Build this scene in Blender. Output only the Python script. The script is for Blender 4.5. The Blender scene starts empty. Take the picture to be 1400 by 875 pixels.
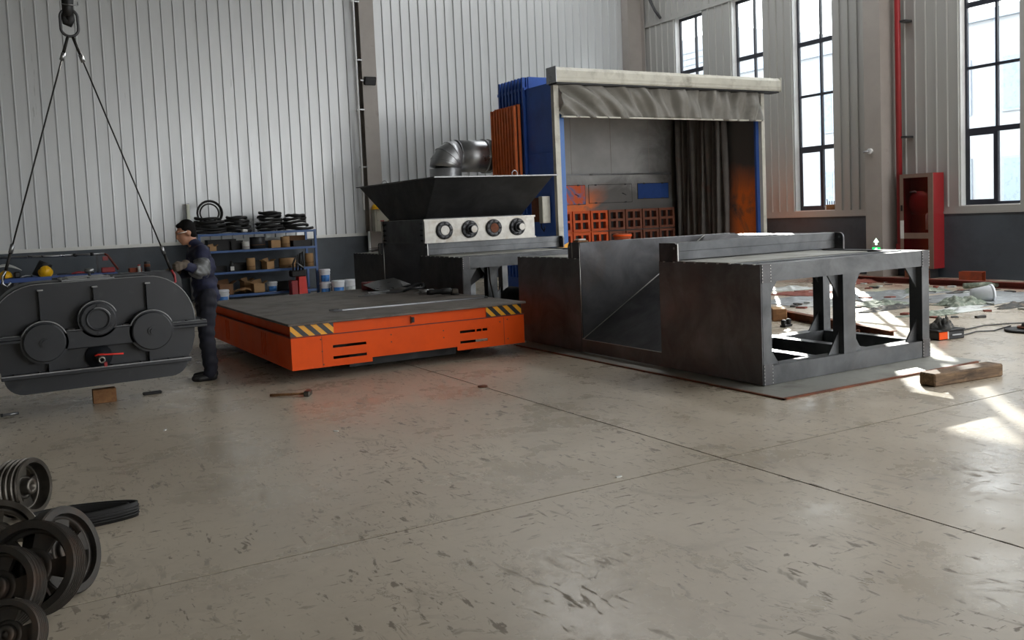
import bpy, bmesh, math, random
from mathutils import Vector, Matrix, Euler
random.seed(7)
PI = math.pi
SC = bpy.context.scene
COL = SC.collection

# ------------------------------------------------------------------ camera
def setup_camera():
    roll, pitch, yaw = -.04289, .06988, 1.047926
    fwd0 = Vector((math.cos(yaw), math.sin(yaw), 0)); right = Vector((math.sin(yaw), -math.cos(yaw), 0)); up = Vector((0, 0, 1))
    fwd = fwd0*math.cos(pitch) - up*math.sin(pitch)
    upc = up*math.cos(pitch) + fwd0*math.sin(pitch)
    r = right*math.cos(roll) + upc*math.sin(roll)
    u = upc*math.cos(roll) - right*math.sin(roll)
    cam = bpy.data.cameras.new('camera'); o = bpy.data.objects.new('camera', cam); COL.objects.link(o)
    cam.sensor_fit = 'HORIZONTAL'; cam.sensor_width = 36; cam.lens = 1240.2/1400*36
    cam.shift_y = -(437.5-381.9)/1400
    cam.clip_start = .05; cam.clip_end = 300
    m = Matrix((r, u, -fwd)).transposed().to_4x4(); m.translation = (0, 0, 1.65)
    o.matrix_world = m
    SC.camera = o
setup_camera()

# ------------------------------------------------------------------ world, sun, exposure
W = bpy.data.worlds.new('sky'); SC.world = W; W.use_nodes = True
W.node_tree.nodes['Background'].inputs[0].default_value = (.98, .99, 1.0, 1)
W.node_tree.nodes['Background'].inputs[1].default_value = 4.2
sun = bpy.data.lights.new('sun', 'SUN'); so = bpy.data.objects.new('sun', sun); COL.objects.link(so)
sun.energy = 9.0; sun.angle = math.radians(.4); sun.color = (1, .95, .87)
SUN_EL = math.radians(22.7)
so.rotation_euler = Vector((-.7018*math.cos(SUN_EL), -.7124*math.cos(SUN_EL), -math.sin(SUN_EL))).to_track_quat('-Z', 'Y').to_euler()
so.location = (30, 30, 20)
VS = SC.view_settings
VS.view_transform = 'Standard'; VS.look = 'None'; VS.gamma = 1; VS.use_curve_mapping = False
VS.exposure = 0.8
SC.cycles.use_denoising = True
SC.cycles.max_bounces = 8
SC.cycles.diffuse_bounces = 4
SC.cycles.transparent_max_bounces = 12
SC.cycles.sample_clamp_indirect = 6

# ------------------------------------------------------------------ mesh builder
class MB:
    def __init__(s): s.v = []; s.f = []; s.sm = []
    def add(s, vs, fs, smooth=False, M=None):
        b = len(s.v)
        for p in vs:
            p = Vector(p)
            s.v.append(tuple(M @ p if M else p))
        for f in fs:
            s.f.append(tuple(i+b for i in f)); s.sm.append(smooth)
        return s
    def box(s, x0, x1, y0, y1, z0, z1, M=None):
        return s.add([(x0,y0,z0),(x1,y0,z0),(x1,y1,z0),(x0,y1,z0),(x0,y0,z1),(x1,y0,z1),(x1,y1,z1),(x0,y1,z1)],
                     [(0,3,2,1),(4,5,6,7),(0,1,5,4),(1,2,6,5),(2,3,7,6),(3,0,4,7)], False, M)
    def rbox(s, x0, x1, y0, y1, z0, z1, b=.008, M=None):
        bm = bmesh.new(); bmesh.ops.create_cube(bm, size=1)
        for v in bm.verts: v.co = ((x0+x1)/2+v.co.x*(x1-x0), (y0+y1)/2+v.co.y*(y1-y0), (z0+z1)/2+v.co.z*(z1-z0))
        bmesh.ops.bevel(bm, geom=bm.edges[:], offset=b, segments=1, affect='EDGES')
        bm.verts.index_update()
        s.add([v.co[:] for v in bm.verts], [tuple(v.index for v in f.verts) for f in bm.faces], False, M); bm.free()
        return s
    def prism(s, poly, a0, a1, plane='xz', smooth=False, M=None):
        # poly 2d; plane 'xz' extrudes along y from a0 to a1, 'yz' along x, 'xy' along z
        n = len(poly)
        def mk(p, a): return {'xz': (p[0], a, p[1]), 'yz': (a, p[0], p[1]), 'xy': (p[0], p[1], a)}[plane]
        vs = [mk(p, a0) for p in poly]+[mk(p, a1) for p in poly]
        area = sum(poly[i][0]*poly[(i+1) % n][1]-poly[(i+1) % n][0]*poly[i][1] for i in range(n))
        flip = (area > 0) == (plane == 'xz')
        fs = [tuple(range(n))[::-1], tuple(range(n, 2*n))]
        if flip: fs = [f[::-1] for f in fs]
        b = len(s.f)
        s.add(vs, fs, False, M)
        off = len(s.v)-2*n
        for i in range(n):
            j = (i+1) % n
            f = (i, j, n+j, n+i)
            if flip: f = f[::-1]
            s.f.append(tuple(k+off for k in f)); s.sm.append(smooth)
        return s
    def cyl(s, p0, p1, r0, r1=None, n=16, caps=True, smooth=True, M=None):
        r1 = r0 if r1 is None else r1
        p0 = Vector(p0); p1 = Vector(p1); d = (p1-p0).normalized()
        a = d.orthogonal().normalized(); b = d.cross(a)
        vs = []
        for p, r in ((p0, r0), (p1, r1)):
            for i in range(n):
                t = 2*PI*i/n; vs.append(p+(a*math.cos(t)+b*math.sin(t))*r)
        s.add(vs, [(i, (i+1) % n, n+(i+1) % n, n+i) for i in range(n)], smooth, M)
        if caps:
            o = len(s.v)-2*n
            s.f.append(tuple(range(o, o+n))[::-1]); s.sm.append(False)
            s.f.append(tuple(range(o+n, o+2*n))); s.sm.append(False)
        return s
    def tube(s, pts, r, n=8, closed=False, M=None, flat=None):
        pts = [Vector(p) for p in pts]; k = len(pts); vs = []
        ref = Vector((0, 0, 1)); prev = None
        for i, p in enumerate(pts):
            if closed: d = (pts[(i+1) % k]-pts[i-1]).normalized()
            else: d = (pts[min(i+1, k-1)]-pts[max(i-1, 0)]).normalized()
            if prev is None: a = (d.orthogonal() if abs(d.dot(ref)) > .95 else d.cross(ref)).normalized()
            else: a = (prev-d*prev.dot(d)).normalized()
            prev = a; b = d.cross(a)
            ra = r[i] if isinstance(r, (list, tuple)) else r
            rb = ra*(flat or 1)
            for j in range(n):
                t = 2*PI*j/n; vs.append(p+a*math.cos(t)*ra+b*math.sin(t)*rb)
        fs = []
        for i in range(k if closed else k-1):
            for j in range(n):
                q = (i+1) % k
                fs.append((i*n+j, i*n+(j+1) % n, q*n+(j+1) % n, q*n+j))
        o = len(s.v)
        s.add(vs, fs, True, M)
        if not closed:
            s.f.append(tuple(range(o, o+n))[::-1]); s.sm.append(False)
            s.f.append(tuple(range(o+(k-1)*n, o+k*n))); s.sm.append(False)
        return s
    def lathe(s, prof, n=24, M=None, closed=False, smooth=True):
        # prof list (r, h) around local z
        vs = []; k = len(prof)
        for r, h in prof:
            for j in range(n):
                t = 2*PI*j/n; vs.append((r*math.cos(t), r*math.sin(t), h))
        fs = []
        for i in range(k if closed else k-1):
            q = (i+1) % k
            for j in range(n): fs.append((i*n+j, i*n+(j+1) % n, q*n+(j+1) % n, q*n+j))
        o = len(s.v)
        s.add(vs, fs, smooth, M)
        if not closed:
            s.f.append(tuple(range(o, o+n))[::-1]); s.sm.append(False)
            s.f.append(tuple(range(o+(k-1)*n, o+k*n))); s.sm.append(False)
        return s
    def ball(s, c, r, n=16, m=10, M=None):
        if not isinstance(r, (list, tuple)): r = (r, r, r)
        vs = [(c[0], c[1], c[2]-r[2])]
        for i in range(1, m):
            ph = -PI/2+PI*i/m
            for j in range(n):
                t = 2*PI*j/n
                vs.append((c[0]+r[0]*math.cos(ph)*math.cos(t), c[1]+r[1]*math.cos(ph)*math.sin(t), c[2]+r[2]*math.sin(ph)))
        vs.append((c[0], c[1], c[2]+r[2])); L = len(vs)-1
        fs = [(0, 1+(j+1) % n, 1+j) for j in range(n)]
        for i in range(m-2):
            for j in range(n):
                a = 1+i*n; b = a+n
                fs.append((a+j, a+(j+1) % n, b+(j+1) % n, b+j))
        a = 1+(m-2)*n
        fs += [(a+j, a+(j+1) % n, L) for j in range(n)]
        return s.add(vs, fs, True, M)
    def cap(s, p0, p1, r0, r1=None, n=12):
        r1 = r0 if r1 is None else r1
        s.cyl(p0, p1, r0, r1, n); s.ball(p0, r0, n, 8); s.ball(p1, r1, n, 8)
        return s
    def sheet(s, fn, nu, nv, th=.004, smooth=True, M=None):
        # thin closed sheet from fn(u,v) -> point, offset along normal
        P = [[Vector(fn(i/nu, j/nv)) for j in range(nv+1)] for i in range(nu+1)]
        vs = []; 
        for i in range(nu+1):
            for j in range(nv+1): vs.append(P[i][j])
        nn = len(vs)
        for i in range(nu+1):
            for j in range(nv+1):
                du = P[min(i+1, nu)][j]-P[max(i-1, 0)][j]; dv = P[i][min(j+1, nv)]-P[i][max(j-1, 0)]
                nrm = du.cross(dv)
                nrm = nrm.normalized() if nrm.length > 1e-9 else Vector((0, 0, 1))
                vs.append(P[i][j]-nrm*th)
        w = nv+1; fs = []
        for i in range(nu):
            for j in range(nv):
                a = i*w+j
                fs.append((a, a+w, a+w+1, a+1)); fs.append((a+nn, a+1+nn, a+w+1+nn, a+w+nn))
        for i in range(nu):
            for j in (0, nv):
                a = i*w+j
                f = (a, a+nn, a+w+nn, a+w); fs.append(f if j == 0 else f[::-1])
        for j in range(nv):
            for i in (0, nu):
                a = i*w+j
                f = (a, a+1, a+1+nn, a+nn); fs.append(f if i == 0 else f[::-1])
        return s.add(vs, fs, smooth, M)
    def mesh(s, name, m=None):
        me = bpy.data.meshes.new(name)
        me.from_pydata(s.v, [], s.f); me.polygons.foreach_set('use_smooth', s.sm)
        if m: me.materials.append(MAT[m])
        me.update()
        return me
    def build(s, name, m, parent=None, loc=None, rot=None):
        o = bpy.data.objects.new(name, s.mesh(name, m)); COL.objects.link(o)
        if parent: o.parent = parent
        if loc is not None: o.location = loc
        if rot is not None: o.rotation_euler = rot
        return o
def tag(o, label, cat=None, group=None, kind=None):
    o['label'] = label
    if cat: o['category'] = cat
    if group: o['group'] = group
    if kind: o['kind'] = kind
    return o
def thing(name, label, cat, loc=(0, 0, 0), rz=0, group=None, rot=None):
    o = bpy.data.objects.new(name, None); COL.objects.link(o); o.empty_display_size = .1
    o.location = loc; o.rotation_euler = rot or (0, 0, rz)
    return tag(o, label, cat, group)
def struct(o, label):
    o['kind'] = 'structure'; o['label'] = label; return o
def inst(me, name, parent=None, loc=(0, 0, 0), rot=(0, 0, 0), scale=(1, 1, 1)):
    o = bpy.data.objects.new(name, me); COL.objects.link(o); o.parent = parent
    o.location = loc; o.rotation_euler = rot; o.scale = scale
    return o
def kids(o): return [c for c in bpy.data.objects if c.parent is o]
def copy_tree(o, parent=None):
    ch = kids(o)
    c = o.copy(); COL.objects.link(c); c.parent = parent
    for k in ch: copy_tree(k, c)
    return c
def axis_m(c, d):
    d = Vector(d).normalized()
    return Matrix.Translation(Vector(c)) @ d.to_track_quat('Z', 'Y').to_matrix().to_4x4()
def bolts(mb, c, d, R, n, r=.012, h=.012, k=6, ph=0):
    M = axis_m(c, d)
    for i in range(n):
        t = ph+2*PI*i/n
        mb.cyl((R*math.cos(t), R*math.sin(t), 0), (R*math.cos(t), R*math.sin(t), h), r, n=k, smooth=False, M=M)
def voxel(mb, name, m, vox, parent=None, smooth=4, disp=None):
    me = mb.mesh(name); o = bpy.data.objects.new(name, me); COL.objects.link(o)
    r = o.modifiers.new('r', 'REMESH'); r.mode = 'VOXEL'; r.voxel_size = vox
    sm = o.modifiers.new('s', 'SMOOTH'); sm.iterations = smooth; sm.factor = .5
    dg = bpy.context.evaluated_depsgraph_get(); ev = o.evaluated_get(dg)
    nm = bpy.data.meshes.new_from_object(ev); nm.name = name
    nm.polygons.foreach_set('use_smooth', [True]*len(nm.polygons))
    if disp:
        for v in nm.vertices: v.co += v.normal*disp(v.co)
    nm.materials.clear(); nm.materials.append(MAT[m])
    o.modifiers.clear(); o.data = nm
    o.parent = parent
    return o

# ------------------------------------------------------------------ materials
MAT = {}
def lin(c):
    def g(x): x /= 255; return x/12.92 if x <= .04045 else ((x+.055)/1.055)**2.4
    return tuple(g(x) for x in c)
class NT:
    def __init__(s, name):
        m = bpy.data.materials.new(name); m.use_nodes = True; MAT[name] = m; s.m = m
        s.t = m.node_tree; s.b = s.t.nodes['Principled BSDF']; s.out = s.t.nodes['Material Output']
        s.tc = s.t.nodes.new('ShaderNodeTexCoord')
    def n(s, k, **kw):
        x = s.t.nodes.new(k)
        for a, b in kw.items(): setattr(x, a, b)
        return x
    def l(s, a, b): s.t.links.new(a, b)
    def coord(s, sc=(1, 1, 1), rnd=False):
        mp = s.n('ShaderNodeMapping'); mp.inputs['Scale'].default_value = sc
        s.l(s.tc.outputs['Object'], mp.inputs[0])
        if rnd:
            oi = s.n('ShaderNodeObjectInfo'); mu = s.n('ShaderNodeMath', operation='MULTIPLY'); mu.inputs[1].default_value = 37
            s.l(oi.outputs['Random'], mu.inputs[0]); s.l(mu.outputs[0], mp.inputs['Location'])
        return mp.outputs[0]
    def noise(s, scale, detail=4, rough=.6, dist=0, co=None):
        x = s.n('ShaderNodeTexNoise'); x.inputs['Scale'].default_value = scale; x.inputs['Detail'].default_value = detail
        x.inputs['Roughness'].default_value = rough; x.inputs['Distortion'].default_value = dist
        s.l(co if co is not None else s.tc.outputs['Object'], x.inputs['Vector'])
        return x.outputs[0]
    def ramp(s, fac, a, b, ca=(0, 0, 0), cb=(1, 1, 1)):
        r = s.n('ShaderNodeValToRGB'); e = r.color_ramp.elements
        e[0].position = a; e[1].position = b; e[0].color = (*ca, 1); e[1].color = (*cb, 1)
        s.l(fac, r.inputs[0]); return r.outputs[0]
    def mix(s, fac, a, b, mode='MIX'):
        x = s.n('ShaderNodeMix'); x.data_type = 'RGBA'; x.blend_type = mode
        for v, i in ((fac, 0), (a, 6), (b, 7)):
            if isinstance(v, (int, float)): x.inputs[i].default_value = v
            elif isinstance(v, tuple): x.inputs[i].default_value = (*v, 1)
            else: s.l(v, x.inputs[i])
        return x.outputs[2]
    def math(s, op, a, b=None):
        x = s.n('ShaderNodeMath', operation=op)
        for v, i in ((a, 0), (b, 1)):
            if v is None: continue
            if isinstance(v, (int, float)): x.inputs[i].default_value = v
            else: s.l(v, x.inputs[i])
        return x.outputs[0]
    def set(s, col=None, rough=None, metal=None, spec=None):
        for v, k in ((col, 'Base Color'), (rough, 'Roughness'), (metal, 'Metallic'), (spec, 'Specular IOR Level')):
            if v is None: continue
            i = s.b.inputs[k]
            if isinstance(v, tuple): i.default_value = (*v, 1)
            elif isinstance(v, (int, float)): i.default_value = v
            else: s.l(v, i)
    def bump(s, h, strength=.2, dist=.01):
        b = s.n('ShaderNodeBump'); b.inputs['Strength'].default_value = strength; b.inputs['Distance'].default_value = dist
        s.l(h, b.inputs['Height']); s.l(b.outputs[0], s.b.inputs['Normal'])
    def xyz(s):
        x = s.n('ShaderNodeSeparateXYZ'); s.l(s.tc.outputs['Object'], x.inputs[0]); return x.outputs
def mat(name, rgb, rough=.5, metal=0, var=.15, scale=6, rgb2=None, amt=(.55, .7), scale2=3, bump=0, bscale=60, spec=.5, rvar=.08):
    t = NT(name); c = lin(rgb)
    n = t.noise(scale, 5)
    col = t.ramp(n, .3, .7, tuple(x*(1-var) for x in c), tuple(min(1, x*(1+var)) for x in c))
    if rgb2: col = t.mix(t.ramp(t.noise(scale2, 6, .65), *amt), col, lin(rgb2))
    t.set(col, t.ramp(n, .3, .7, (max(.03, rough-rvar),)*3, (min(1, rough+rvar),)*3), metal, spec)
    if bump: t.bump(t.noise(bscale, 4), bump, .004)
    return t
# setting
def m_floor():
    t = NT('concrete'); co = t.coord()
    base = t.ramp(t.noise(.55, 7, .6), .3, .72, lin((168, 157, 139)), lin((202, 191, 172)))
    base = t.mix(t.math('MULTIPLY', t.ramp(t.noise(9, 5, .7), .35, .75), .25), base, lin((212, 201, 184)))
    st = t.ramp(t.noise(1.7, 8, .65, 1.2), .57, .72)
    base = t.mix(t.math('MULTIPLY', st, .3), base, lin((112, 104, 92)))
    # scuffs: thin ridges of stretched noise
    def ridge(sc, rot, w, mlo, mhi, ms):
        mp = t.n('ShaderNodeMapping'); mp.inputs['Rotation'].default_value = (0, 0, rot); mp.inputs['Scale'].default_value = sc
        t.l(t.tc.outputs['Object'], mp.inputs[0])
        n = t.noise(1, 6, .62, 1.6, mp.outputs[0])
        d = t.math('ABSOLUTE', t.math('SUBTRACT', n, .5))
        line = t.ramp(d, 0, w, (1, 1, 1), (0, 0, 0))
        return t.math('MULTIPLY', line, t.ramp(t.noise(ms, 4, .6, .6), mlo, mhi))
    def marks(sc, rot, lo, hi, ms, mlo, mhi, dist=.3):
        mp = t.n('ShaderNodeMapping'); mp.inputs['Rotation'].default_value = (0, 0, rot); mp.inputs['Scale'].default_value = sc
        t.l(t.tc.outputs['Object'], mp.inputs[0])
        return t.math('MULTIPLY', t.ramp(t.noise(1, 4, .62, dist, mp.outputs[0]), lo, hi), t.ramp(t.noise(ms, 4, .6, .4), mlo, mhi))
    sc = marks((16, 5, 1), -.55, .60, .65, .9, .38, .55)
    for q in (((7, 22, 1), .35, .61, .66, 1.1, .42, .58), ((30, 11, 1), -1.1, .62, .67, 1.4, .42, .58), ((5, 2, 1), -.95, .62, .69, .7, .46, .6, 1.2)):
        sc = t.math('MAXIMUM', sc, marks(*q))
    sc = t.math('MAXIMUM', sc, t.math('MULTIPLY', ridge((3.2, 1.3, 1), -.8, .012, .5, .6, 1.3), .8))
    base = t.mix(t.math('MULTIPLY', sc, .62), base, lin((70, 60, 50)))
    # rust-red overspray on the floor by the window wall
    x = t.xyz()
    m1 = t.math('MULTIPLY', t.ramp(t.math('MULTIPLY', x[0], .05), .70, .77), t.ramp(t.noise(.9, 6, .7, 1), .42, .58))
    base = t.mix(t.math('MULTIPLY', m1, .7), base, lin((150, 84, 66)))
    rg = t.ramp(t.noise(1.1, 6, .65), .3, .7, (.2,)*3, (.4,)*3)
    rg = t.mix(t.math('MAXIMUM', t.math('MULTIPLY', st, .5), sc), rg, (.65, .65, .65))
    t.set(base, rg, 0, .5)
    t.bump(t.noise(3, 8, .7), .12, .01)
m_floor()
mat('sub_base', (40, 37, 34), .9)
mat('joint_dark', (46, 41, 36), .95, spec=.1)
def m_panel(name, rgb, rough=.33, dirt=(120, 112, 100)):
    t = NT(name); c = lin(rgb)
    n = t.noise(1, 5, .6, 0, t.coord((9, 9, .5), True))
    col = t.ramp(n, .3, .75, tuple(x*.96 for x in c), c)
    d = t.ramp(t.noise(1, 6, .6, .4, t.coord((3, 3, .35), True)), .55, .85)
    col = t.mix(t.math('MULTIPLY', d, .12), col, lin(dirt))
    t.set(col, t.ramp(n, .3, .7, (rough-.06,)*3, (rough+.08,)*3), .25, .5)
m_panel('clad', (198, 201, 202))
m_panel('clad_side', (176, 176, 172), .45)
mat('dado', (74, 82, 90), .55, var=.12, scale=1.5, rgb2=(58, 62, 68), scale2=.8, amt=(.45, .7))
mat('flash', (205, 206, 202), .4, .2, var=.06)
mat('white_paint', (226, 228, 228), .45, var=.05)
mat('col_paint', (158, 152, 146), .5, var=.08, scale=2, rgb2=(120, 112, 106), amt=(.6, .85), scale2=2)
mat('roof_light', (150, 150, 148), .7)
mat('roof', (105, 105, 104), .6)
mat('win_frame', (44, 46, 56), .4, var=.1)
def m_glass():
    t = NT('glass'); g = t.n('ShaderNodeBsdfGlossy'); g.inputs['Roughness'].default_value = .02
    tr = t.n('ShaderNodeBsdfTransparent'); tr.inputs[0].default_value = (.95, .97, .97, 1)
    fr = t.n('ShaderNodeFresnel'); fr.inputs[0].default_value = 1.3
    mx = t.n('ShaderNodeMixShader'); t.l(fr.outputs[0], mx.inputs[0]); t.l(tr.outputs[0], mx.inputs[1]); t.l(g.outputs[0], mx.inputs[2])
    t.l(mx.outputs[0], t.out.inputs[0])
m_glass()
mat('facade', (140, 143, 148), .7, var=.06, scale=.4)
mat('facade_glass', (112, 128, 145), .3)
mat('facade_trim', (128, 138, 152), .6)
mat('outside_ground', (150, 148, 140), .9)
# metals and paints
def m_steel(name, rgb, rough=.42, metal=.75, brown=.35, blue=.3):
    t = NT(name); c = lin(rgb)
    col = t.ramp(t.noise(2.2, 7, .62, .6), .3, .72, tuple(x*.6 for x in c), tuple(x*1.5 for x in c))
    br = t.ramp(t.noise(1.3, 6, .65, 1.0), .55, .78)
    col = t.mix(t.math('MULTIPLY', br, brown), col, lin((104, 84, 66)))
    st = t.ramp(t.noise(1, 6, .6, .8, t.coord((2, 2, .7))), .5, .75)
    col = t.mix(t.math('MULTIPLY', st, blue), col, tuple(x*.45 for x in c))
    t.set(col, t.ramp(t.noise(3.1, 6, .65), .3, .7, (rough-.1,)*3, (rough+.14,)*3), metal, .5)
    t.bump(t.noise(14, 5), .06, .004)
m_steel('mill_steel', (86, 86, 88))
m_steel('tube_steel', (88, 90, 92), .42, .7, .15, .15)
m_steel('side_steel', (104, 105, 107), .42, .4, .16, .5)
m_steel('dark_steel', (70, 71, 73), .42, .5, .12, .3)
m_steel('black_steel', (56, 56, 57), .48, .4, .1, .3)
mat('weld', (190, 190, 186), .35, .8, var=.2, scale=80)
mat('machined', (158, 156, 150), .38, .6, var=.3, scale=5, rgb2=(128, 118, 104), scale2=4, amt=(.5, .75))
mat('gear_paint', (36, 39, 44), .42, 0, var=.14, scale=5, rgb2=(54, 57, 60), amt=(.6, .8), scale2=8)
mat('bright_edge', (146, 148, 149), .4, .4, var=.2, scale=20)  # pale metal tone; on the gear reducer it paints edge highlights
mat('cast_iron', (62, 59, 55), .5, .55, var=.3, scale=8, rgb2=(86, 66, 52), amt=(.5, .75), scale2=5, bump=.1)
mat('machined_dark', (96, 92, 86), .35, .85, var=.3, scale=12)
mat('rubber', (24, 24, 24), .6, var=.25, scale=15)
mat('black', (18, 18, 19), .55, var=.2)
mat('rope', (34, 33, 31), .55, .3, var=.3, scale=60)
mat('galv', (150, 152, 154), .32, .9, var=.15, scale=5)
mat('duct_metal', (165, 167, 169), .38, .85, var=.18, scale=3)
mat('orange_paint', (236, 84, 8), .5, var=.05, scale=2, rgb2=(222, 76, 6), amt=(.5, .8), spec=.2)
mat('deck', (104, 97, 90), .55, .2, var=.2, scale=3, rgb2=(72, 64, 58), amt=(.45, .68), scale2=4, bump=.1)
mat('haz_yellow', (240, 170, 24), .4, var=.05)
mat('haz_black', (28, 28, 30), .45, var=.1)
mat('red_paint', (150, 40, 44), .4, var=.1)
mat('red_bright', (214, 46, 34), .4, var=.08)
mat('blue_paint', (40, 74, 140), .42, var=.12, scale=3, rgb2=(30, 50, 96), amt=(.55, .8))
mat('rack_blue', (62, 96, 150), .45, var=.14, scale=6)
mat('navy_booth', (56, 102, 196), .5, var=.1, scale=1.5, rgb2=(46, 84, 166), amt=(.5, .75), scale2=1)
mat('strip_blue', (66, 110, 176), .4, var=.06)
mat('slat_orange', (240, 122, 62), .6, var=.1, scale=5, rgb2=(214, 100, 52), amt=(.5, .75), scale2=4)
mat('filter_brown', (128, 78, 58), .7, var=.15, scale=5, rgb2=(98, 58, 44), amt=(.5, .75), scale2=4)
mat('filter_bright', (224, 96, 40), .6, var=.12, scale=5, rgb2=(180, 78, 42), amt=(.5, .75), scale2=3)
mat('filter_orange', (176, 82, 42), .6, var=.15, scale=5, rgb2=(130, 62, 36), amt=(.45, .7), scale2=4)
mat('cream_dirty', (196, 194, 182), .5, var=.1, scale=3, rgb2=(140, 136, 124), amt=(.5, .75), scale2=2.5)
mat('curtain_grey', (132, 130, 124), .6, var=.15, scale=2, rgb2=(100, 98, 92), amt=(.5, .75), scale2=2)
mat('curtain_dark', (92, 88, 84), .6, var=.25, scale=3, rgb2=(110, 56, 36), amt=(.62, .8), scale2=1.2)
def m_booth(name, horiz):
    # painted panel wall with dark soot and orange overspray stains
    t = NT(name); x = t.xyz()
    base = t.ramp(t.noise(.8, 6, .6), .3, .7, lin((150, 152, 152)), lin((186, 188, 188)))
    u = x[0] if horiz else x[1]
    n = t.noise(.9, 6, .65, .8)
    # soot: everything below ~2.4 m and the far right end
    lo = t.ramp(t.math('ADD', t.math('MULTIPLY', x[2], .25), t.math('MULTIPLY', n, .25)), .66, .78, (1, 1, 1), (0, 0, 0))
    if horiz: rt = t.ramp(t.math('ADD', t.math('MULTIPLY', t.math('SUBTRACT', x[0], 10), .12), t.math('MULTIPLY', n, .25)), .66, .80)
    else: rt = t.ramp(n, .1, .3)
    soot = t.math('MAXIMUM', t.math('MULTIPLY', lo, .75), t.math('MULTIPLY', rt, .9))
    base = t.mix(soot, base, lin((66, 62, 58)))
    # orange cloud
    def cloud(c0, w, z0, z1):
        a = t.ramp(t.math('ABSOLUTE', t.math('SUBTRACT', u, c0)), w*.35, w, (1, 1, 1), (0, 0, 0))
        b = t.ramp(t.math('ADD', t.math('MULTIPLY', x[2], .2), t.math('MULTIPLY', n, .2)), z0*.2+.1, z1*.2+.1, (1, 1, 1), (0, 0, 0))
        return t.math('MULTIPLY', t.math('MULTIPLY', a, b), t.ramp(n, .32, .5))
    c = cloud(12.6, 1.3, 1.8, 2.4) if horiz else cloud(16.05, .75, 2.0, 2.7)
    base = t.mix(t.math('MULTIPLY', c, .9), base, lin((250, 128, 48)))
    t.set(base, .5)
m_booth('booth_back', True); m_booth('booth_side', False)
mat('card', (176, 140, 98), .75, var=.12, scale=8)
mat('card_dark', (122, 88, 60), .8, var=.15, scale=8)
mat('pail_white', (222, 226, 232), .4, var=.04)
mat('pail_label', (60, 120, 190), .4, var=.3, scale=20)
mat('pail_label_pale', (190, 196, 196), .4, var=.2, scale=30)
mat('paper_white', (210, 210, 206), .7, var=.1)
mat('plastic_grey', (128, 132, 134), .45, var=.2, scale=6, rgb2=(176, 180, 182), amt=(.5, .7), scale2=7)
mat('plastic_pale', (188, 192, 188), .4, var=.15, scale=6, rgb2=(150, 152, 150), amt=(.5, .7), scale2=8)
mat('rag_green', (112, 122, 108), .8, var=.25, scale=12, rgb2=(160, 164, 150), amt=(.5, .62), scale2=12)
mat('rag_dark', (62, 62, 60), .8, var=.3, scale=10, rgb2=(120, 108, 92), amt=(.52, .66), scale2=9)
mat('rag_red', (132, 74, 62), .8, var=.2, scale=8)
mat('rust', (122, 72, 48), .75, .2, var=.25, scale=8, rgb2=(84, 50, 36), amt=(.45, .7), scale2=6)
mat('rust_red', (124, 52, 40), .65, .1, var=.2, scale=6, rgb2=(84, 42, 36), amt=(.45, .7))
mat('rust_orange', (150, 66, 34), .65, .1, var=.2, scale=8, rgb2=(104, 50, 34), amt=(.45, .7))
def m_wood(name, a, b, sc=(30, 4, 30)):
    t = NT(name); n = t.noise(1, 6, .6, 1.0, t.coord(sc))
    col = t.ramp(n, .3, .7, lin(a), lin(b))
    d = t.ramp(t.noise(3.5, 5, .6), .5, .66)
    col = t.mix(t.math('MULTIPLY', d, .6), col, tuple(x*.45 for x in lin(a)))
    t.set(col, .8); t.bump(n, .3, .004)
m_wood('wood', (120, 82, 50), (160, 116, 74))
m_wood('wood_old', (66, 50, 36), (148, 120, 90), (4, 30, 30))
mat('yellow', (236, 182, 20), .35, var=.05)
mat('box_beige', (178, 176, 160), .45, var=.05)
mat('cab_frame', (146, 124, 112), .4, .5, var=.08)
mat('cab_glass', (52, 26, 26), .15, var=.2, scale=3)
mat('hose_red', (150, 50, 46), .5, var=.1)
mat('lamp_lens', (70, 70, 72), .2)
mat('tube_light', (236, 238, 220), .3, var=.02)
mat('skin', (176, 128, 102), .5, var=.06)
mat('hair', (14, 12, 11), .75, var=.2, spec=.15)
mat('navy', (30, 34, 62), .75, var=.2, scale=7, rgb2=(22, 24, 42), amt=(.5, .7), scale2=5)
mat('navy_dark', (24, 26, 38), .8, var=.2, scale=7)
mat('sleeve', (92, 94, 94), .35, var=.3, scale=18)
mat('glove', (84, 74, 62), .8, var=.3, scale=30)
mat('glass_white', (220, 220, 216), .3)
def m_emit(name, rgb, st):
    t = NT(name); t.set(lin(rgb)); t.b.inputs['Emission Color'].default_value = (*lin(rgb), 1); t.b.inputs['Emission Strength'].default_value = st
m_emit('sign_green', (20, 200, 90), 1.2)
m_emit('sign_white', (220, 255, 232), 1.4)

# ================================================================== STRUCTURE
XW, YW, ZR = 17.07, 21.5, 10.3           # window wall, back wall, roof
XL, YF = -9.0, -14.0                     # unseen left wall and front wall
# floor: slabs over a sub-base, saw-cut joints between
fl = struct(MB().box(XL, XW+.24, YF, YW+.2, -.12, -.03).build('floor', 'sub_base'), 'grey scuffed concrete workshop floor with saw-cut joints')
g = .007
for (a0, a1) in ((XL, 4.086), (4.086, XW+.24)):
    for (b0, b1) in ((YF, 4.424), (4.424, YW+.2)):
        MB().box(a0+g, a1-g, b0+g, b1-g, -.03, 0).build('floor_slab', 'concrete', fl)

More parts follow.
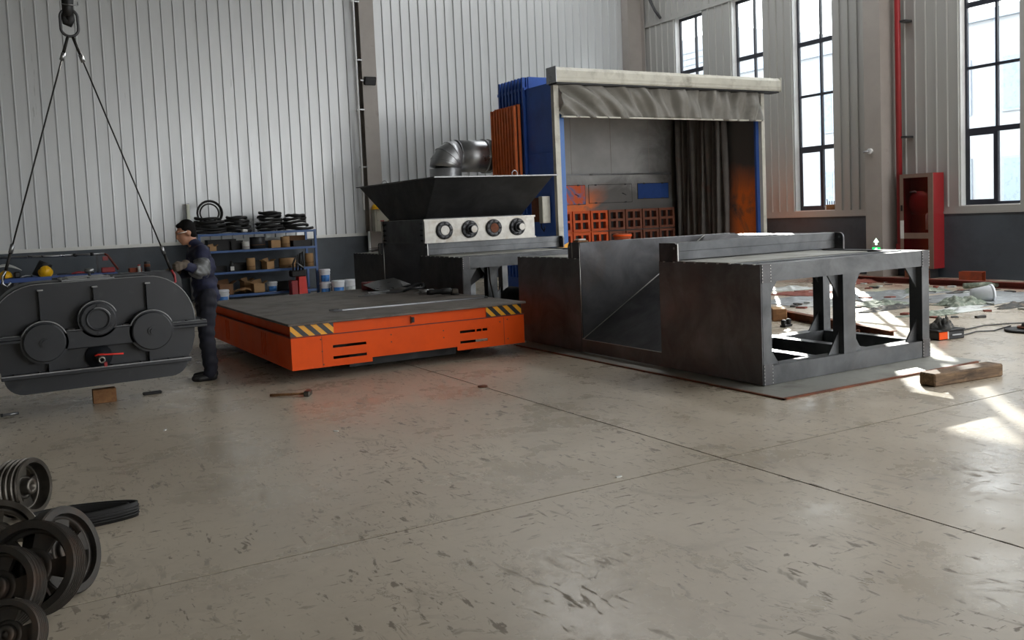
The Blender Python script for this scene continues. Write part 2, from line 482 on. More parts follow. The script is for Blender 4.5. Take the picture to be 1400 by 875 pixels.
MB().box(4.086-g, 4.086+g, YF, YW, -.03, -.004).build('joint_sealant', 'joint_dark', fl)
MB().box(XL, XW, 4.424-g, 4.424+g, -.03, -.004).build('joint_sealant', 'joint_dark', fl)
def panel_mesh(name, z0, z1, m, rows):
    mb = MB(); y = -.036
    pr = [(0, 0), (.1, 0), (.2, 0), (.212, y), (.232, y), (.240, 0), (.25, 0)]
    n = len(pr); vs = [(p[0], p[1], z) for z in (z0, z1) for p in pr]
    mb.add(vs, [(i, i+1, n+i+1, n+i) for i in range(n-1)])
    for z in rows: mb.box(.196, .204, -.006, 0, z-.004, z+.004)
    return mb.mesh(name, m)
ROWS = (2.74, 4.21, 5.68, 6.97)
# back wall with ribbed cladding above a dark painted base
wb = struct(MB().box(XL, XW+.24, YW+.01, YW+.2, 0, ZR).build('wall_back', 'clad'), 'back wall of pale ribbed metal cladding above a dark base')
MB().box(XL, 8.27, YW-.03, YW+.01, 0, 1.31).box(8.62, XW, YW-.03, YW+.01, 0, 1.31).build('painted_base', 'dado', wb)
MB().box(XL, 8.27, YW-.05, YW+.01, 1.31, 1.385).box(8.62, XW, YW-.05, YW+.01, 1.31, 1.385).build('flashing', 'flash', wb)
pb = panel_mesh('wall_panel', 1.385, ZR, 'clad', ROWS)
x = -1.75
while x < 16.9:
    if not (8.1 < x+.125 < 8.62): inst(pb, 'wall_panel', wb, (x, YW, 0))
    x += .25
# window wall
WINS = [(18.80, 19.92), (16.62, 17.71), (14.49, 15.67), (10.13, 11.35), (7.98, 9.12), (5.83, 6.97)]
RG0, RG1, RGZ = -9.0, 5.2, 7.2            # unseen open gate, added right of the camera to brighten the floor
ZS, ZT = 1.46, 6.93
wr = MB().box(XW+.02, XW+.24, RG1, YW+.2, 0, ZS).box(XW+.02, XW+.24, RG1, YW+.2, ZT, ZR).box(XW+.02, XW+.24, YF, RG0, 0, ZR).box(XW+.02, XW+.24, RG0, RG1, RGZ, ZR)
edges = [YW+.2]+[e for a, b in WINS for e in (b, a)]+[RG1]
for i in range(0, len(edges), 2): wr.box(XW+.02, XW+.24, edges[i+1], edges[i], ZS, ZT)
wr = struct(wr.build('wall_right', 'white_paint'), 'window wall of grey ribbed cladding above a dark base')
MB().box(XW-.03, XW+.02, RG1, YW, 0, 1.31).build('painted_base', 'dado', wr)
MB().box(XW-.05, XW+.02, RG1, YW, 1.31, 1.36).box(XW-.02, XW+.02, RG1, YW, 1.36, 1.455).build('flashing', 'clad_side', wr)
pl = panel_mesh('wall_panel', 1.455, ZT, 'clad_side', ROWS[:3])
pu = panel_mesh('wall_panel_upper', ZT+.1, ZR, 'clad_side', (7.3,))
for i in range(0, 10, 2):
    y1, y0 = edges[i], max(edges[i+1], 9.0)
    y1 = min(y1, YW-.02)
    if y1 <= y0: continue
    n = max(1, round((y1-y0)/.25)); w = (y1-y0)/n
    for k in range(n): inst(pl, 'wall_panel', wr, (XW, y1-k*w, 0), (0, 0, -PI/2), (w/.25, 1, 1))
y = YW-.02
while y > 13: inst(pu, 'wall_panel', wr, (XW, y, 0), (0, 0, -PI/2)); y -= .25
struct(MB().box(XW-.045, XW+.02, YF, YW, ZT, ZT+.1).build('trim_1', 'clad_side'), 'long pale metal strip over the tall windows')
for i, (a, b) in enumerate(WINS):
    w = thing('window_%d' % (i+1), 'tall dark-framed window, number %d from the back corner' % (i+1), None, (XW+.2, a, ZS)); w['kind'] = 'structure'
    L = b-a; Hh = ZT-ZS
    MB().box(-.03, .03, 0, .05, 0, Hh).box(-.03, .03, L-.05, L, 0, Hh).box(-.03, .03, .05, L-.05, 0, .07).box(-.03, .03, .05, L-.05, Hh-.07, Hh).build('window_frame', 'win_frame', w)
    mu = .41*L if i != 3 else .46*L
    zs = [2.95-ZS, 4.2-ZS, 5.44-ZS]; th = [.05, .028, .05]
    MB().box(-.035, .035, mu-.022, mu+.022, .07, Hh-.07).build('mullion', 'win_frame', w)
    for z, t in zip(zs, th): MB().box(-.034, .034, .05, L-.05, z-t, z+t).build('transom', 'win_frame', w)
    # opening sash bottom left
    MB().box(-.045, -.03, mu+.022, L-.05, .07, .12).box(-.045, -.03, mu+.022, L-.05, 2.95-ZS-.1, 2.95-ZS-.05).box(-.045, -.03, L-.1, L-.05, .12, 2.95-ZS-.1).box(-.045, -.03, mu+.022, mu+.06, .12, 2.95-ZS-.1).build('sash', 'win_frame', w)
    zz = [.07]+[q for z, t in zip(zs, th) for q in (z-t, z+t)]+[Hh-.07]
    for k in range(0, 8, 2):
        for (p, q) in ((.05, mu-.022), (mu+.022, L-.05)):
            MB().box(-.004, .004, p, q, zz[k], zz[k+1]).build('pane', 'glass', w)
    MB().box(-.22, -.03, 0, L, -.012, .012).build('window_sill', 'white_paint', w)
# unseen walls and roof that close the hall; a wide open gate behind the camera
struct(MB().box(XL-.2, XL, YF, YW+.2, 0, ZR).build('wall_left', 'roof_light'), 'plain side wall of the hall')
GX0, GX1, GZ = 8.0, 15.5, 6.5
struct(MB().box(XL, GX0, YF-.2, YF, 0, ZR).box(GX1, XW+.24, YF-.2, YF, 0, ZR).box(GX0, GX1, YF-.2, YF, GZ, ZR).build('wall_front', 'clad'), 'front wall around a wide open gate')
SKY = [(12.5, 14.2)]  # roof opening added out of view, for more daylight on the right
ce = MB(); xs = [XL]+[e for p in SKY for e in p]+[XW+.24]
for i in range(0, len(xs), 2): ce.box(xs[i], xs[i+1], YF, YW+.2, ZR, ZR+.15)
struct(ce.build('ceiling', 'roof'), 'unseen grey roof deck with an added daylight strip')
# ground and pale building outside the windows
struct(MB().box(XW+.24, 80, -60, 80, -.3, -.15).build('yard_ground', 'outside_ground'), 'pale paved yard outside the windows')
ob = thing('office_building', 'pale building seen through the windows across the yard', 'building', (30, 10, -.15))
MB().box(0, 8, -30, 22, 0, 8.0).build('wall', 'facade', ob)
MB().box(1, 8, 22, 50, 0, 10.2).build('taller_wing', 'facade', ob)
MB().box(-.15, 0, -30, 22, 7.75, 8.1).build('parapet', 'facade_trim', ob)
for y in [-3.5+2.6*i for i in range(20)]:
    for z in (1.2, 4.6):
        xx = 0 if y < 21 else 1
        f = MB().box(xx-.06, xx, y, y+1.5, z, z+1.9).build('window', 'facade_trim', ob)
        MB().box(xx-.07, xx-.06, y+.08, y+.7, z+.08, z+1.82).box(xx-.07, xx-.06, y+.8, y+1.42, z+.08, z+1.82).build('pane', 'facade_glass', f)
for k in range(14): MB().box(.94, 1, 22.5, 27.5, 5.6+.3*k, 5.7+.3*k).build('louvre', 'facade_trim', ob)
for k in range(20): MB().box(-.05, 0, -3.9+2.6*k*.96, -3.8+2.6*k*.96, 0, 7.75).build('pilaster', 'facade_trim', ob)

# portals only guide sampling of daylight through the hall openings
def portal(loc, rot, sx, sy):
    L = bpy.data.lights.new('daylight_portal', 'AREA'); L.shape = 'RECTANGLE'; L.size = sx; L.size_y = sy
    L.cycles.is_portal = True
    o = bpy.data.objects.new('daylight_portal', L); COL.objects.link(o); o.location = loc; o.rotation_euler = rot
for a, b in WINS: portal((XW+.3, (a+b)/2, (ZS+ZT)/2), (0, PI/2, 0), ZT-ZS, b-a)
for a, b in SKY: portal(((a+b)/2, (YF+YW)/2, ZR+.2), (0, 0, 0), b-a, YW-YF)
portal((XW+.3, (RG0+RG1)/2, RGZ/2), (0, PI/2, 0), RGZ, RG1-RG0)
portal(((GX0+GX1)/2, YF-.3, GZ/2), (PI/2, 0, 0), GX1-GX0, GZ)

# steel columns
c = thing('steel_column', 'grey steel column set in the back wall behind the hopper', 'column', (8.43, YW-.2, 0))
MB().box(-.19, .19, -.1, -.088, 0, ZR).build('flange', 'col_paint', c)
MB().box(-.006, .006, -.088, .17, 0, ZR).build('web', 'col_paint', c)
MB().box(-.19, .19, .17, .182, 0, ZR).build('flange', 'col_paint', c)
c = thing('steel_column', 'beige steel column between the two right-hand windows', 'column', (16.72, 13.0, 0))
MB().box(-.2, -.185, -.2, .2, 0, ZR).build('flange', 'col_paint', c)
MB().box(-.185, .28, -.008, .008, 0, ZR).build('web', 'col_paint', c)
MB().box(.28, .295, -.2, .2, 0, ZR).build('flange', 'col_paint', c)
MB().box(-.2, .3, -.215, -.2, 0, ZR).build('cover_plate', 'col_paint', c)
c = thing('steel_column', 'steel column in the back corner of the hall', 'column', (16.72, YW-.2, 0))
MB().box(-.3, -.285, -.12, .18, 0, ZR).box(.285, .3, -.12, .18, 0, ZR).build('flange', 'col_paint', c)
MB().box(-.285, .285, .02, .035, 0, ZR).build('web', 'col_paint', c)
# diagonal brace up in the corner
tag(MB().tube([(16.7, 20.9, 8.2), (16.9, 20.55, 7.3), (16.98, 20.4, 7.05)], .04, 8).build('brace_rod', 'dark_steel'), 'dark bent brace rod high in the back corner', 'brace')

# ================================================================== MACHINE BASES
def gusset(p, a, b, t):            # triangle prism: corner p, legs a (x) and b (z), thickness along y
    return MB().prism([(p[0], p[2]), (p[0]+a, p[2]), (p[0], p[2]+b)], p[1], p[1]+t, 'xz')
def lug(mb, y0, y1, z0, z1, x, r=.06, t=.022, rev=False):
    # plate in the yz plane with one rounded top corner
    pts = [(y1, z0), (y1, z1)] if not rev else [(y0, z0), (y0, z1)]
    k = 6
    if not rev: pts += [(y0+r-r*math.sin(i*PI/2/k), z1-r+r*math.cos(i*PI/2/k)) for i in range(k+1)]+[(y0, z0)]
    else: pts += [(y1-r+r*math.sin(i*PI/2/k), z1-r+r*math.cos(i*PI/2/k)) for i in range(k+1)]+[(y1, z0)]
    mb.prism(pts, x, x+t, 'yz')
L_, W_, H_ = 2.36, 4.30, 1.10
def make_base(loc, label, sheetm):
    r = thing('machine_base', label, 'steel frame', loc, 0, 'welded machine bases')
    T = .13
    def cell(v0, v1, near):
        # open tube frame between v0 and v1, posts, beams, cross members
        va, vb = v0, v1
        for (a, b) in ((va, va+.15), (vb-.15, vb)):
            MB().box(.11, 2.25, a, b, 0, .17).build('bottom_beam', 'tube_steel', r)
            MB().box(.11, 2.25, a, b, .94, 1.1).build('top_beam', 'tube_steel', r)
            for u in (0, 2.25): MB().box(u, u+.11, a, b, 0, 1.1).build('corner_post', 'tube_steel', r)
            MB().box(1.08, 1.25, a+.01, b-.01, .17, .94).build('middle_post', 'tube_steel', r)
            my = (a+b)/2-.008
            for (p, q, w) in ((1.25, .15, .22), (1.08, -.15, .22), (2.25, -.17, .22), (.11, .15, .22)):
                gusset((p, my, .17), q, w, .016).build('gusset', 'tube_steel', r)
                gusset((p, my, .94), q, -w, .016).build('gusset', 'tube_steel', r)
        for u in (0, 2.25):
            MB().box(u, u+.11, va+.15, vb-.15, 0, .17).build('side_beam', 'tube_steel', r)
            MB().box(u, u+.11, va+.15, vb-.15, .94, 1.1).build('side_beam', 'tube_steel', r)
        for u in (.72, 1.45): MB().box(u, u+.12, va+.15, vb-.15, .02, .17).build('cross_member', 'tube_steel', r)
        s = MB().box(-.012, 0, v0+.004, v1, .004, 1.096)
        if not near: pass
        s.build('side_plate', 'side_steel', r)
        MB().box(0, 1.95, v0+.42 if near else v0+.3, v1-.27 if near else v1-.42, 1.1, 1.108).build('top_plate', 'deck_plate', r)
        MB().box(.0, 2.25, v0+.24, v0+.34, .96, 1.104).build('top_beam', 'tube_steel', r)
        w = MB()
        for k in range(9): w.box(.0-.016, -.004, v0+.08+k*(v1-v0-.16)/8-.012, v0+.08+k*(v1-v0-.16)/8+.012, 1.092, 1.103)
        w.build('weld_bead', 'weld', r)
    cell(0, 1.42, True); cell(2.88, 4.30, False)
    # corner patch plates with weld dots on the near end
    for u in (-.002, 2.25):
        for (z0, z1) in ((0.0, .19), (.93, 1.102)):
            p = MB().box(u, u+.115, -.006, 0, z0, z1).build('corner_plate', 'mill_steel', r)
            w = MB()
            for i in range(6):
                zz = z0+(z1-z0)*(i+.5)/6
                for uu in (u+.004, u+.108): w.box(uu-.003, uu+.004, -.009, -.003, zz-.004, zz+.004)
            w.build('weld_bead', 'weld', p)
    # rails over the two cells with lifting lugs
    for (a, b, la, lb, rv) in ((1.24, 1.42, 1.13, 1.24, False), (2.88, 3.03, 3.03, 3.12, True)):
        rl = MB().box(.012, 2.44, a, b, 1.112, 1.197).box(.012, 2.44, a, b, 1.2, 1.285).build('rail_beam', 'tube_steel', r)
        [MB().box(q0, q1, a, b, 1.1, 1.288).build('end_cap', 'mill_steel', rl) for q0, q1 in ((-.004, .012), (2.44, 2.455))]
        for x in (-.004, 2.43):
            m = MB(); lug(m, la, lb, 1.1, 1.288, x, rev=rv); m.build('lifting_lug', 'mill_steel', rl)
            yc = la+.055; e = MB()
            e.cyl((x-.002, yc, 1.235), (x+.024, yc, 1.235), .014, n=10); e.build('lug_hole', 'bright_edge', rl)
        w = MB().box(-.01, 0, la-.006 if not rv else la-.004, la+.006, 1.105, 1.28); w.build('weld_bead', 'weld', rl)
    # discharge chute between the cells
    MB().prism([(0, .02), (0, 1.283), (2.36, 1.283), (2.36, 1.2), (1.85, 1.2), (.2, .2), (.2, .02)], 2.865, 2.88, 'xz').build('chute_side', sheetm, r)
    MB().prism([(0, .02), (0, 1.1), (1.75, 1.1), (.2, .2), (.2, .02)], 1.42, 1.435, 'xz').build('chute_side', sheetm, r)
    MB().prism([(0, .14), (0, .15), (1.92, 1.283), (1.94, 1.283)], 1.436, 2.864, 'xz').build('chute_floor', 'mill_steel', r)
    MB().box(-.012, 0, 1.421, 2.879, .004, .15).build('chute_lip', 'side_steel', r)
    MB().box(1.92, 2.36, 1.436, 2.864, 1.25, 1.283).build('chute_top', 'mill_steel', r)
    MB().tube([(0, 2.862, .155), (1.92, 2.862, 1.287)], .006, 6).build('weld_line', 'weld', r)
    MB().tube([(-.008, 2.872, .155), (-.008, 2.872, 1.28)], .005, 6).build('weld_line', 'weld', r)
    MB().tube([(-.01, 1.43, .152), (-.01, 2.87, .152)], .004, 6).build('weld_line', 'weld', r)
    MB().tube([(0, 2.87, 1.287), (2.36, 2.87, 1.287)], .005, 6).build('plate_edge', 'bright_edge', r)
    return r
mat('deck_plate', (150, 150, 142), .5, .35, var=.12, scale=3, rgb2=(110, 108, 100), amt=(.5, .75))
m1 = make_base((6.0, 5.92, .016), 'large grey welded steel machine base with open tube frame at the near end', 'mill_steel')
m2 = copy_tree(m1); m2.location = (5.73, 11.3, 0)
m2['label'] = 'dark steel machine base under the black hopper behind the orange cart'
for o in kids(m2):
    if o.name.split('.')[0] in ('side_plate', 'chute_lip', 'chute_side'):
        o.data = o.data.copy(); o.data.materials[0] = MAT['black_steel']
# steel sheet under the near machine base, rusty edge bars
p = thing('ground_sheet', 'thin steel sheet with rusty edges lying under the large machine base', 'steel sheet', (0, 0, 0))
MB().box(5.74, 8.5, 5.45, 10.0, .002, .012).build('sheet', 'deck_plate', p)
MB().box(5.72, 5.745, 5.42, 9.9, .001, .014).build('edge_bar', 'rust', p)
MB().box(5.72, 8.42, 5.42, 5.45, .001, .016).build('edge_bar', 'rust', p)
# tape roll and paper on the far rail
t = thing('cardboard_pack', 'small pale wood pack on the far rail of the machine base', 'pack', (6.08, 8.93, 1.301))
MB().rbox(-.05, .1, -.06, .06, 0, .022).build('body', 'wood', t)
MB().rbox(-.03, .08, -.05, .05, .022, .04).build('sheet', 'paper_white', t)

# ================================================================== CRUSHER AND HOPPER ON THE SECOND BASE
cr = thing('shredder_box', 'shredder chamber with pale machined front and four round bearing flanges', 'shredder', (5.72, 12.5, 1.288))
MB().rbox(0, 1.95, 0, .06, 0, .36, .006).build('front_plate', 'machined', cr)
MB().rbox(0, 1.95, 1.67, 1.73, 0, .36, .006).build('rear_plate', 'machined', cr)
for u in (0.02, 1.87):
    MB().box(u, u+.06, .06, 1.67, 0, .36).build('side_plate', 'dark_steel', cr)
b = MB()
for z in (.04, .12, .2, .3):
    for v in (.1, .16, 1.58, 1.64): b.cyl((.02, v, z), (.003, v, z), .013, n=6, smooth=False)
b.build('bolt', 'black', cr)
MB().box(-.01, 1.96, -.012, 0, .33, .36).box(-.01, 1.96, -.012, 0, 0, .025).build('front_lip', 'machined', cr)
for i, u in enumerate((.33, .765, 1.19, 1.62)):
    z = .185
    f = MB().lathe([(.06, 0), (.132, 0), (.137, .006), (.137, .026), (.132, .032), (.06, .032)], 32, axis_m((u, 0, z), (0, -1, 0)), True).build('bearing_flange', 'dark_steel', cr)
    bm_ = MB(); bolts(bm_, (u, -.03, z), (0, -1, 0), .11, 8, .016, .018); bm_.build('bolt', 'black', f)
    if i % 2: 
        MB().cyl((u, 0, z), (u, -.09, z), .078, .074, 20).cyl((u, -.09, z), (u, -.16, z), .056, n=20).build('shaft_stub', 'dark_steel', f)
        MB().cyl((u, -.16, z), (u, -.166, z), .052, n=20).build('shaft_face', 'machined', f)
    else: MB().cyl((u, 0, z), (u, -.038, z), .072, n=20).build('cover', 'machined' if i == 0 else 'rust', f)
hp = thing('feed_hopper', 'wide black steel hopper flaring out above the shredder', 'hopper', (6.7, 13.37, 1.65))
bx0, bx1, by0, by1 = -.86, .84, -.66, .74
tx0, tx1, ty0, ty1 = -1.0, 1.02, -1.4, 1.7; Zt = .60
for (n_, q) in (('front_wall', [(bx0, by0, 0), (bx1, by0, 0), (tx1, ty0, Zt), (tx0, ty0, Zt)]), ('rear_wall', [(bx1, by1, 0), (bx0, by1, 0), (tx0, ty1, Zt), (tx1, ty1, Zt)]),
             ('side_wall', [(bx0, by1, 0), (bx0, by0, 0), (tx0, ty0, Zt), (tx0, ty1, Zt)]), ('side_wall', [(bx1, by0, 0), (bx1, by1, 0), (tx1, ty1, Zt), (tx1, ty0, Zt)])):
    A, B, C, D = [Vector(p) for p in q]
    def fn(u, v, A=A, B=B, C=C, D=D): return (A*(1-u)+B*u)*(1-v)+(D*(1-u)+C*u)*v
    MB().sheet(fn, 1, 1, .01, False).build(n_, 'black_steel', hp)
rim = MB().box(tx0-.05, tx1+.05, ty0-.05, ty0, Zt-.004, Zt+.012).box(tx0-.05, tx1+.05, ty1, ty1+.05, Zt-.004, Zt+.012).box(tx0-.05, tx0, ty0, ty1, Zt-.004, Zt+.012).box(tx1, tx1+.05, ty0, ty1, Zt-.004, Zt+.012)
rim.build('rim_flange', 'dark_steel', hp)
MB().box(tx0-.05, tx1+.05, ty0-.053, ty0-.05, Zt-.004, Zt+.014).build('rim_edge', 'bright_edge', hp)
for (u, v) in ((tx0+.35, ty1-.3), (tx1-.55, ty0+.25)):
    MB().tube([(u+.05*math.cos(2*PI*k/12), v, Zt+.05+.05*math.sin(2*PI*k/12)) for k in range(12)], .01, 6, True).build('lifting_eye', 'galv', hp)
bs = MB().box(bx0-.03, bx1+.03, by0-.03, by0, -.0, .012).box(bx0-.03, bx1+.03, by1, by1+.03, 0, .012)
bs.build('base_flange', 'dark_steel', hp)
# motor drive and cable glimpsed under the second base
dm = thing('gear_motor', 'dark gear motor under the second machine base', 'motor', (7.0, 12.0, 0))
MB().lathe([(.02, -.3), (.14, -.3), (.16, -.26), (.16, .2), (.12, .24), (.12, .3), (.04, .3), (.04, .4)], 20, axis_m((0, 0, .4), (0, 1, 0))).build('body', 'gear_paint', dm)
MB().box(-.15, .15, -.2, .2, 0, .05).box(-.1, .1, -.15, .15, .05, .3).build('foot', 'dark_steel', dm)
tag(MB().tube([(6.3, 11.6, .93), (6.33, 11.62, .7), (6.38, 11.6, .4), (6.5, 11.55, .03), (6.8, 11.5, .012)], .012, 8).build('power_cable', 'rubber'), 'black cable hanging under the second machine base', 'cable')
# folded black sheets on top of the second base
for k in range(3):
    def fn(u, v, k=k): return (5.9+.55*u+.05*k, 15.12+.3*v, 1.13+.022*k+.02*math.sin(4*u+k)+.06*u*u*(k == 2))
    tag(MB().sheet(fn, 8, 3, .006).build('rubber_sheet', 'rubber'), ('lowest', 'middle', 'curled topmost')[k]+' black rubber sheet on the second machine base', 'sheet', 'rubber sheets on the second base')

# ================================================================== ORANGE TRANSFER CART
ct = thing('transfer_cart', 'flat orange transfer cart with hazard striped corners', 'cart', (2.67, 9.3, 0))
CL, CW = 2.83, 3.93
def skirt():
    mb = MB()
    xs = [0, .45, .83, .89, 1.93, 1.97, 2.33, CL]; zs = [.13, .175, .205, .235, .325, .355, .47]
    for i in range(len(xs)-1):
        for j in range(len(zs)-1):
            if j == 0 and 2 < i+1 < 6 and xs[i] >= .89 and xs[i+1] <= 1.93: continue
            if j in (2, 4) and i in (1, 5): continue
            mb.box(xs[i], xs[i+1], -.0, .01, zs[j], zs[j+1])
    return mb
skirt().build('front_skirt', 'orange_paint', ct)
MB().box(1.97+.2, 1.97+.215, .0, .01, .325, .355).box(1.97+.28, 1.97+.295, .0, .01, .325, .355).build('slot_bar', 'orange_paint', ct)
MB().box(0, .01, .01, CW, .13, .47).build('side_skirt', 'orange_paint', ct)
MB().box(CL-.01, CL, .01, CW, .13, .47).build('side_skirt', 'orange_paint', ct)
MB().box(0, CL, CW-.01, CW, .13, .47).build('rear_skirt', 'orange_paint', ct)
MB().box(.01, CL-.01, .01, CW-.01, .46, .47).build('ledge', 'orange_paint', ct)
MB().box(-.006, CL+.006, -.006, .03, .47, .479).box(-.006, .03, .03, CW, .47, .479).build('ledge_strip', 'rust_red', ct)
MB().box(.012, CL-.03, .012, .03, .479, .6).build('upper_rail', 'orange_paint', ct)
MB().box(.05, .07, .03, CW-.03, .479, .6).build('upper_rail', 'orange_paint', ct)
MB().box(CL-.05, CL-.03, .03, CW-.03, .479, .6).box(.07, CL-.05, CW-.05, CW-.03, .479, .6).build('upper_rail', 'orange_paint', ct)
MB().rbox(-.025, CL+.02, -.03, CW+.02, .6, .625, .004).build('deck_plate', 'deck', ct)
for (a, b) in ((.0, .47), (2.325, 2.8)):
    h = MB().box(a, b, .006, .012, .482, .598).build('hazard_panel', 'haz_yellow', ct)
    w = .067; k = a-.12
    i = 0
    s = MB()
    while k < b:
        pts = [(k, .598), (k+w, .598), (k+w+.12, .482), (k+.12, .482)]
        # clip to the panel
        def clip(P, xx, keep):
            out = []
            for q in range(len(P)):
                A, B = P[q-1], P[q]
                ia, ib = keep(A[0]), keep(B[0])
                if ia != ib:
                    tt = (xx-A[0])/(B[0]-A[0]); out.append((xx, A[1]+tt*(B[1]-A[1])))
                if ib: out.append(B)
            return out
        pts = clip(pts, a, lambda v: v >= a)
        pts = clip(pts, b, lambda v: v <= b) if pts else pts
        if len(pts) > 2: s.prism(pts, .004, .006, 'xz')
        k += 2*w
    s.build('hazard_stripe', 'haz_black', h)
for (u, z) in ((.32, .43), (.34, .16), (1.12, .4), (1.12, .32), (1.76, .38), (1.76, .3), (2.6, .43), (2.6, .2), (2.5, .41), (.33, .3)):
    MB().cyl((u, 0, z), (u, -.004, z), .008, n=8).build('screw', 'rust', ct)
[MB().box(q0, q0+.004, -.002, 0, .135, .46).build('seam', 'rust_red', ct) for q0 in (.33, 2.55)]
ft = MB().box(1.375, 1.4, -.02, .012, .51, .57).build('latch', 'black', ct)
MB().box(1.365, 1.37, -.012, .012, .5, .58).build('latch_bracket', 'rust', ft)
for v in (1.0, 1.08, 1.16, 2.8, 2.88, 2.96):
    MB().box(-.005, 0, v, v+.03, .18, .44).build('side_rib', 'orange_paint', ct)
for (u, v) in ((.5, .6), (CL-.5, .6), (.5, CW-.6), (CL-.5, CW-.6)):
    w = MB().lathe([(.03, -.06), (.12, -.06), (.13, -.04), (.13, .04), (.12, .06), (.03, .06)], 24, axis_m((u, v, .13), (0, 1, 0))).build('wheel', 'dark_steel', ct)
MB().box(.3, CL-.3, .3, CW-.3, .2, .45).build('chassis', 'black', ct)
MB().box(.75, CL-.75, .35, CW-.35, .04, .2).build('cart_shade_box', 'black', ct)  # black box added to darken the floor under the cart
MB().box(.2, .45, .9, CW-.9, .05, .2).build('cart_shade_side', 'black', ct)  # added side blocker, deepens the shade below the deck
MB().box(CL-.45, CL-.2, .9, CW-.9, .05, .2).build('cart_shade_side', 'black', ct)  # same added blocker on the other side

# things lying on the cart
b = thing('flat_bar', 'long thin dark steel bar lying along the front of the cart deck', 'steel bar', (3.44, 10.14, .626), -.035)
MB().box(0, 2.0, 0, .035, 0, .022).build('bar', 'dark_steel', b); MB().box(.1, 1.95, -.001, 0, .004, .018).build('bright_face', 'galv', b)
MB().box(-.05, .06, .005, .03, .01, .03).build('hooked_end', 'black', b)
def plate(name, label, x, y, z, a, w, rz, m='dark_steel', tilt=(0, 0), th=.008, grp='steel offcuts on the cart'):
    o = MB().prism([(-a/2, -w/2), (a/2*.9, -w/2*1.1), (a/2, w/2*.8), (0, w/2), (-a/2*.9, w/2*.8)], 0, th, 'xy').build(name, m, None, (x, y, z), (tilt[0], tilt[1], rz))
    return tag(o, label, 'offcut', grp)
tag(MB().rbox(-.14, .14, -.1, .1, 0, .12, .01).build('red_case', 'red_paint', None, (5.02, 12.95, .626), (0, 0, .1)), 'small red metal case at the far edge of the cart', 'case')
plate('steel_offcut', 'largest black steel offcut propped on the pile on the cart', 5.1, 12.62, .71, .62, .45, .3, 'galv', (.2, -.1))
plate('steel_offcut', 'flat grey offcut under the pile on the cart', 5.05, 12.2, .627, .45, .3, .8, 'dark_steel')
plate('steel_offcut', 'small offcut left of the pile on the cart', 4.72, 12.1, .627, .3, .16, .4, 'galv')
plate('steel_offcut', 'narrow pale offcut lying across the small offcut', 4.85, 12.3, .637, .36, .1, .1, 'galv')
plate('steel_offcut', 'thin dark offcut farthest left on the cart', 4.55, 11.9, .627, .34, .07, .15, 'dark_steel')
tag(MB().tube([(5.27+.15*math.cos(t)*(1+.1*math.sin(3*t)), 11.95+.13*math.sin(t), .655+.02*math.sin(2*t)+.03*(1+math.cos(t))) for t in [2*PI*k/20 for k in range(20)]], .02, 8, True).build('hose_loop', 'dark_steel'), 'loop of grey hose beside the offcut pile on the cart', 'hose')
gr = thing('angle_grinder', 'black angle grinder lying on the right of the cart deck', 'grinder', (5.22, 10.95, .63), -.25)
MB().lathe([(.01, -.2), (.032, -.2), (.036, -.15), (.033, -.02), (.042, .0), (.044, .12), (.03, .14)], 16, axis_m((0, 0, .05), (1, 0, 0))).build('body', 'black', gr)
MB().rbox(.13, .22, -.04, .04, .01, .08, .012).build('gear_head', 'machined_dark', gr)
MB().lathe([(.0, 0), (.062, 0), (.062, .012), (.0, .012)], 20, axis_m((.18, 0, -.002), (0, 0, 1))).build('guard_disc', 'black', gr)
MB().cyl((.17, .04, .05), (.17, .15, .06), .016, n=10).build('side_handle', 'rubber', gr)
sp = thing('spray_can', 'small silver cylinder behind the grinder on the cart', 'can', (5.2, 11.35, .628), .0)
MB().cyl((-.13, 0, .035), (.08, 0, .035), .034, n=16).build('body', 'galv', sp); MB().cyl((.08, 0, .035), (.1, 0, .035), .03, .02, 14).build('end', 'paper_white', sp)
MB().cyl((-.13, 0, .035), (-.2, .02, .025), .008, n=8).build('nozzle', 'galv', sp)

# ================================================================== SPRAY BOOTH
bt = thing('spray_booth', 'large blue and grey spray booth with roller curtain front', 'spray booth', (0, 0, 0))
BX0, BX1, BY0, BY1, BH = 10.08, 15.92, 15.5, 18.55, 4.25
MB().box(BX0, BX0+.12, BY0, BY0+.1, 0, BH).build('front_post', 'cream_dirty', bt)
MB().box(BX1-.1, BX1, BY0, BY0+.1, 0, BH).build('front_post', 'cream_dirty', bt)
MB().box(BX0+.12, BX0+.29, BY0+.1, BY0+.16, 0, 3.7).build('blue_channel', 'strip_blue', bt)
MB().box(BX1-.19, BX1-.1, BY0+.1, BY0+.16, 0, 3.7).build('blue_channel', 'blue_paint', bt)
MB().box(BX0, BX0+.04, BY0+.1, 16.57, 0, 4.3).build('side_wall', 'navy_booth', bt)
MB().box(BX0-.01, BX0, BY0+.12, 16.55, 2.9, 2.92).build('side_seam', 'navy_booth', bt)
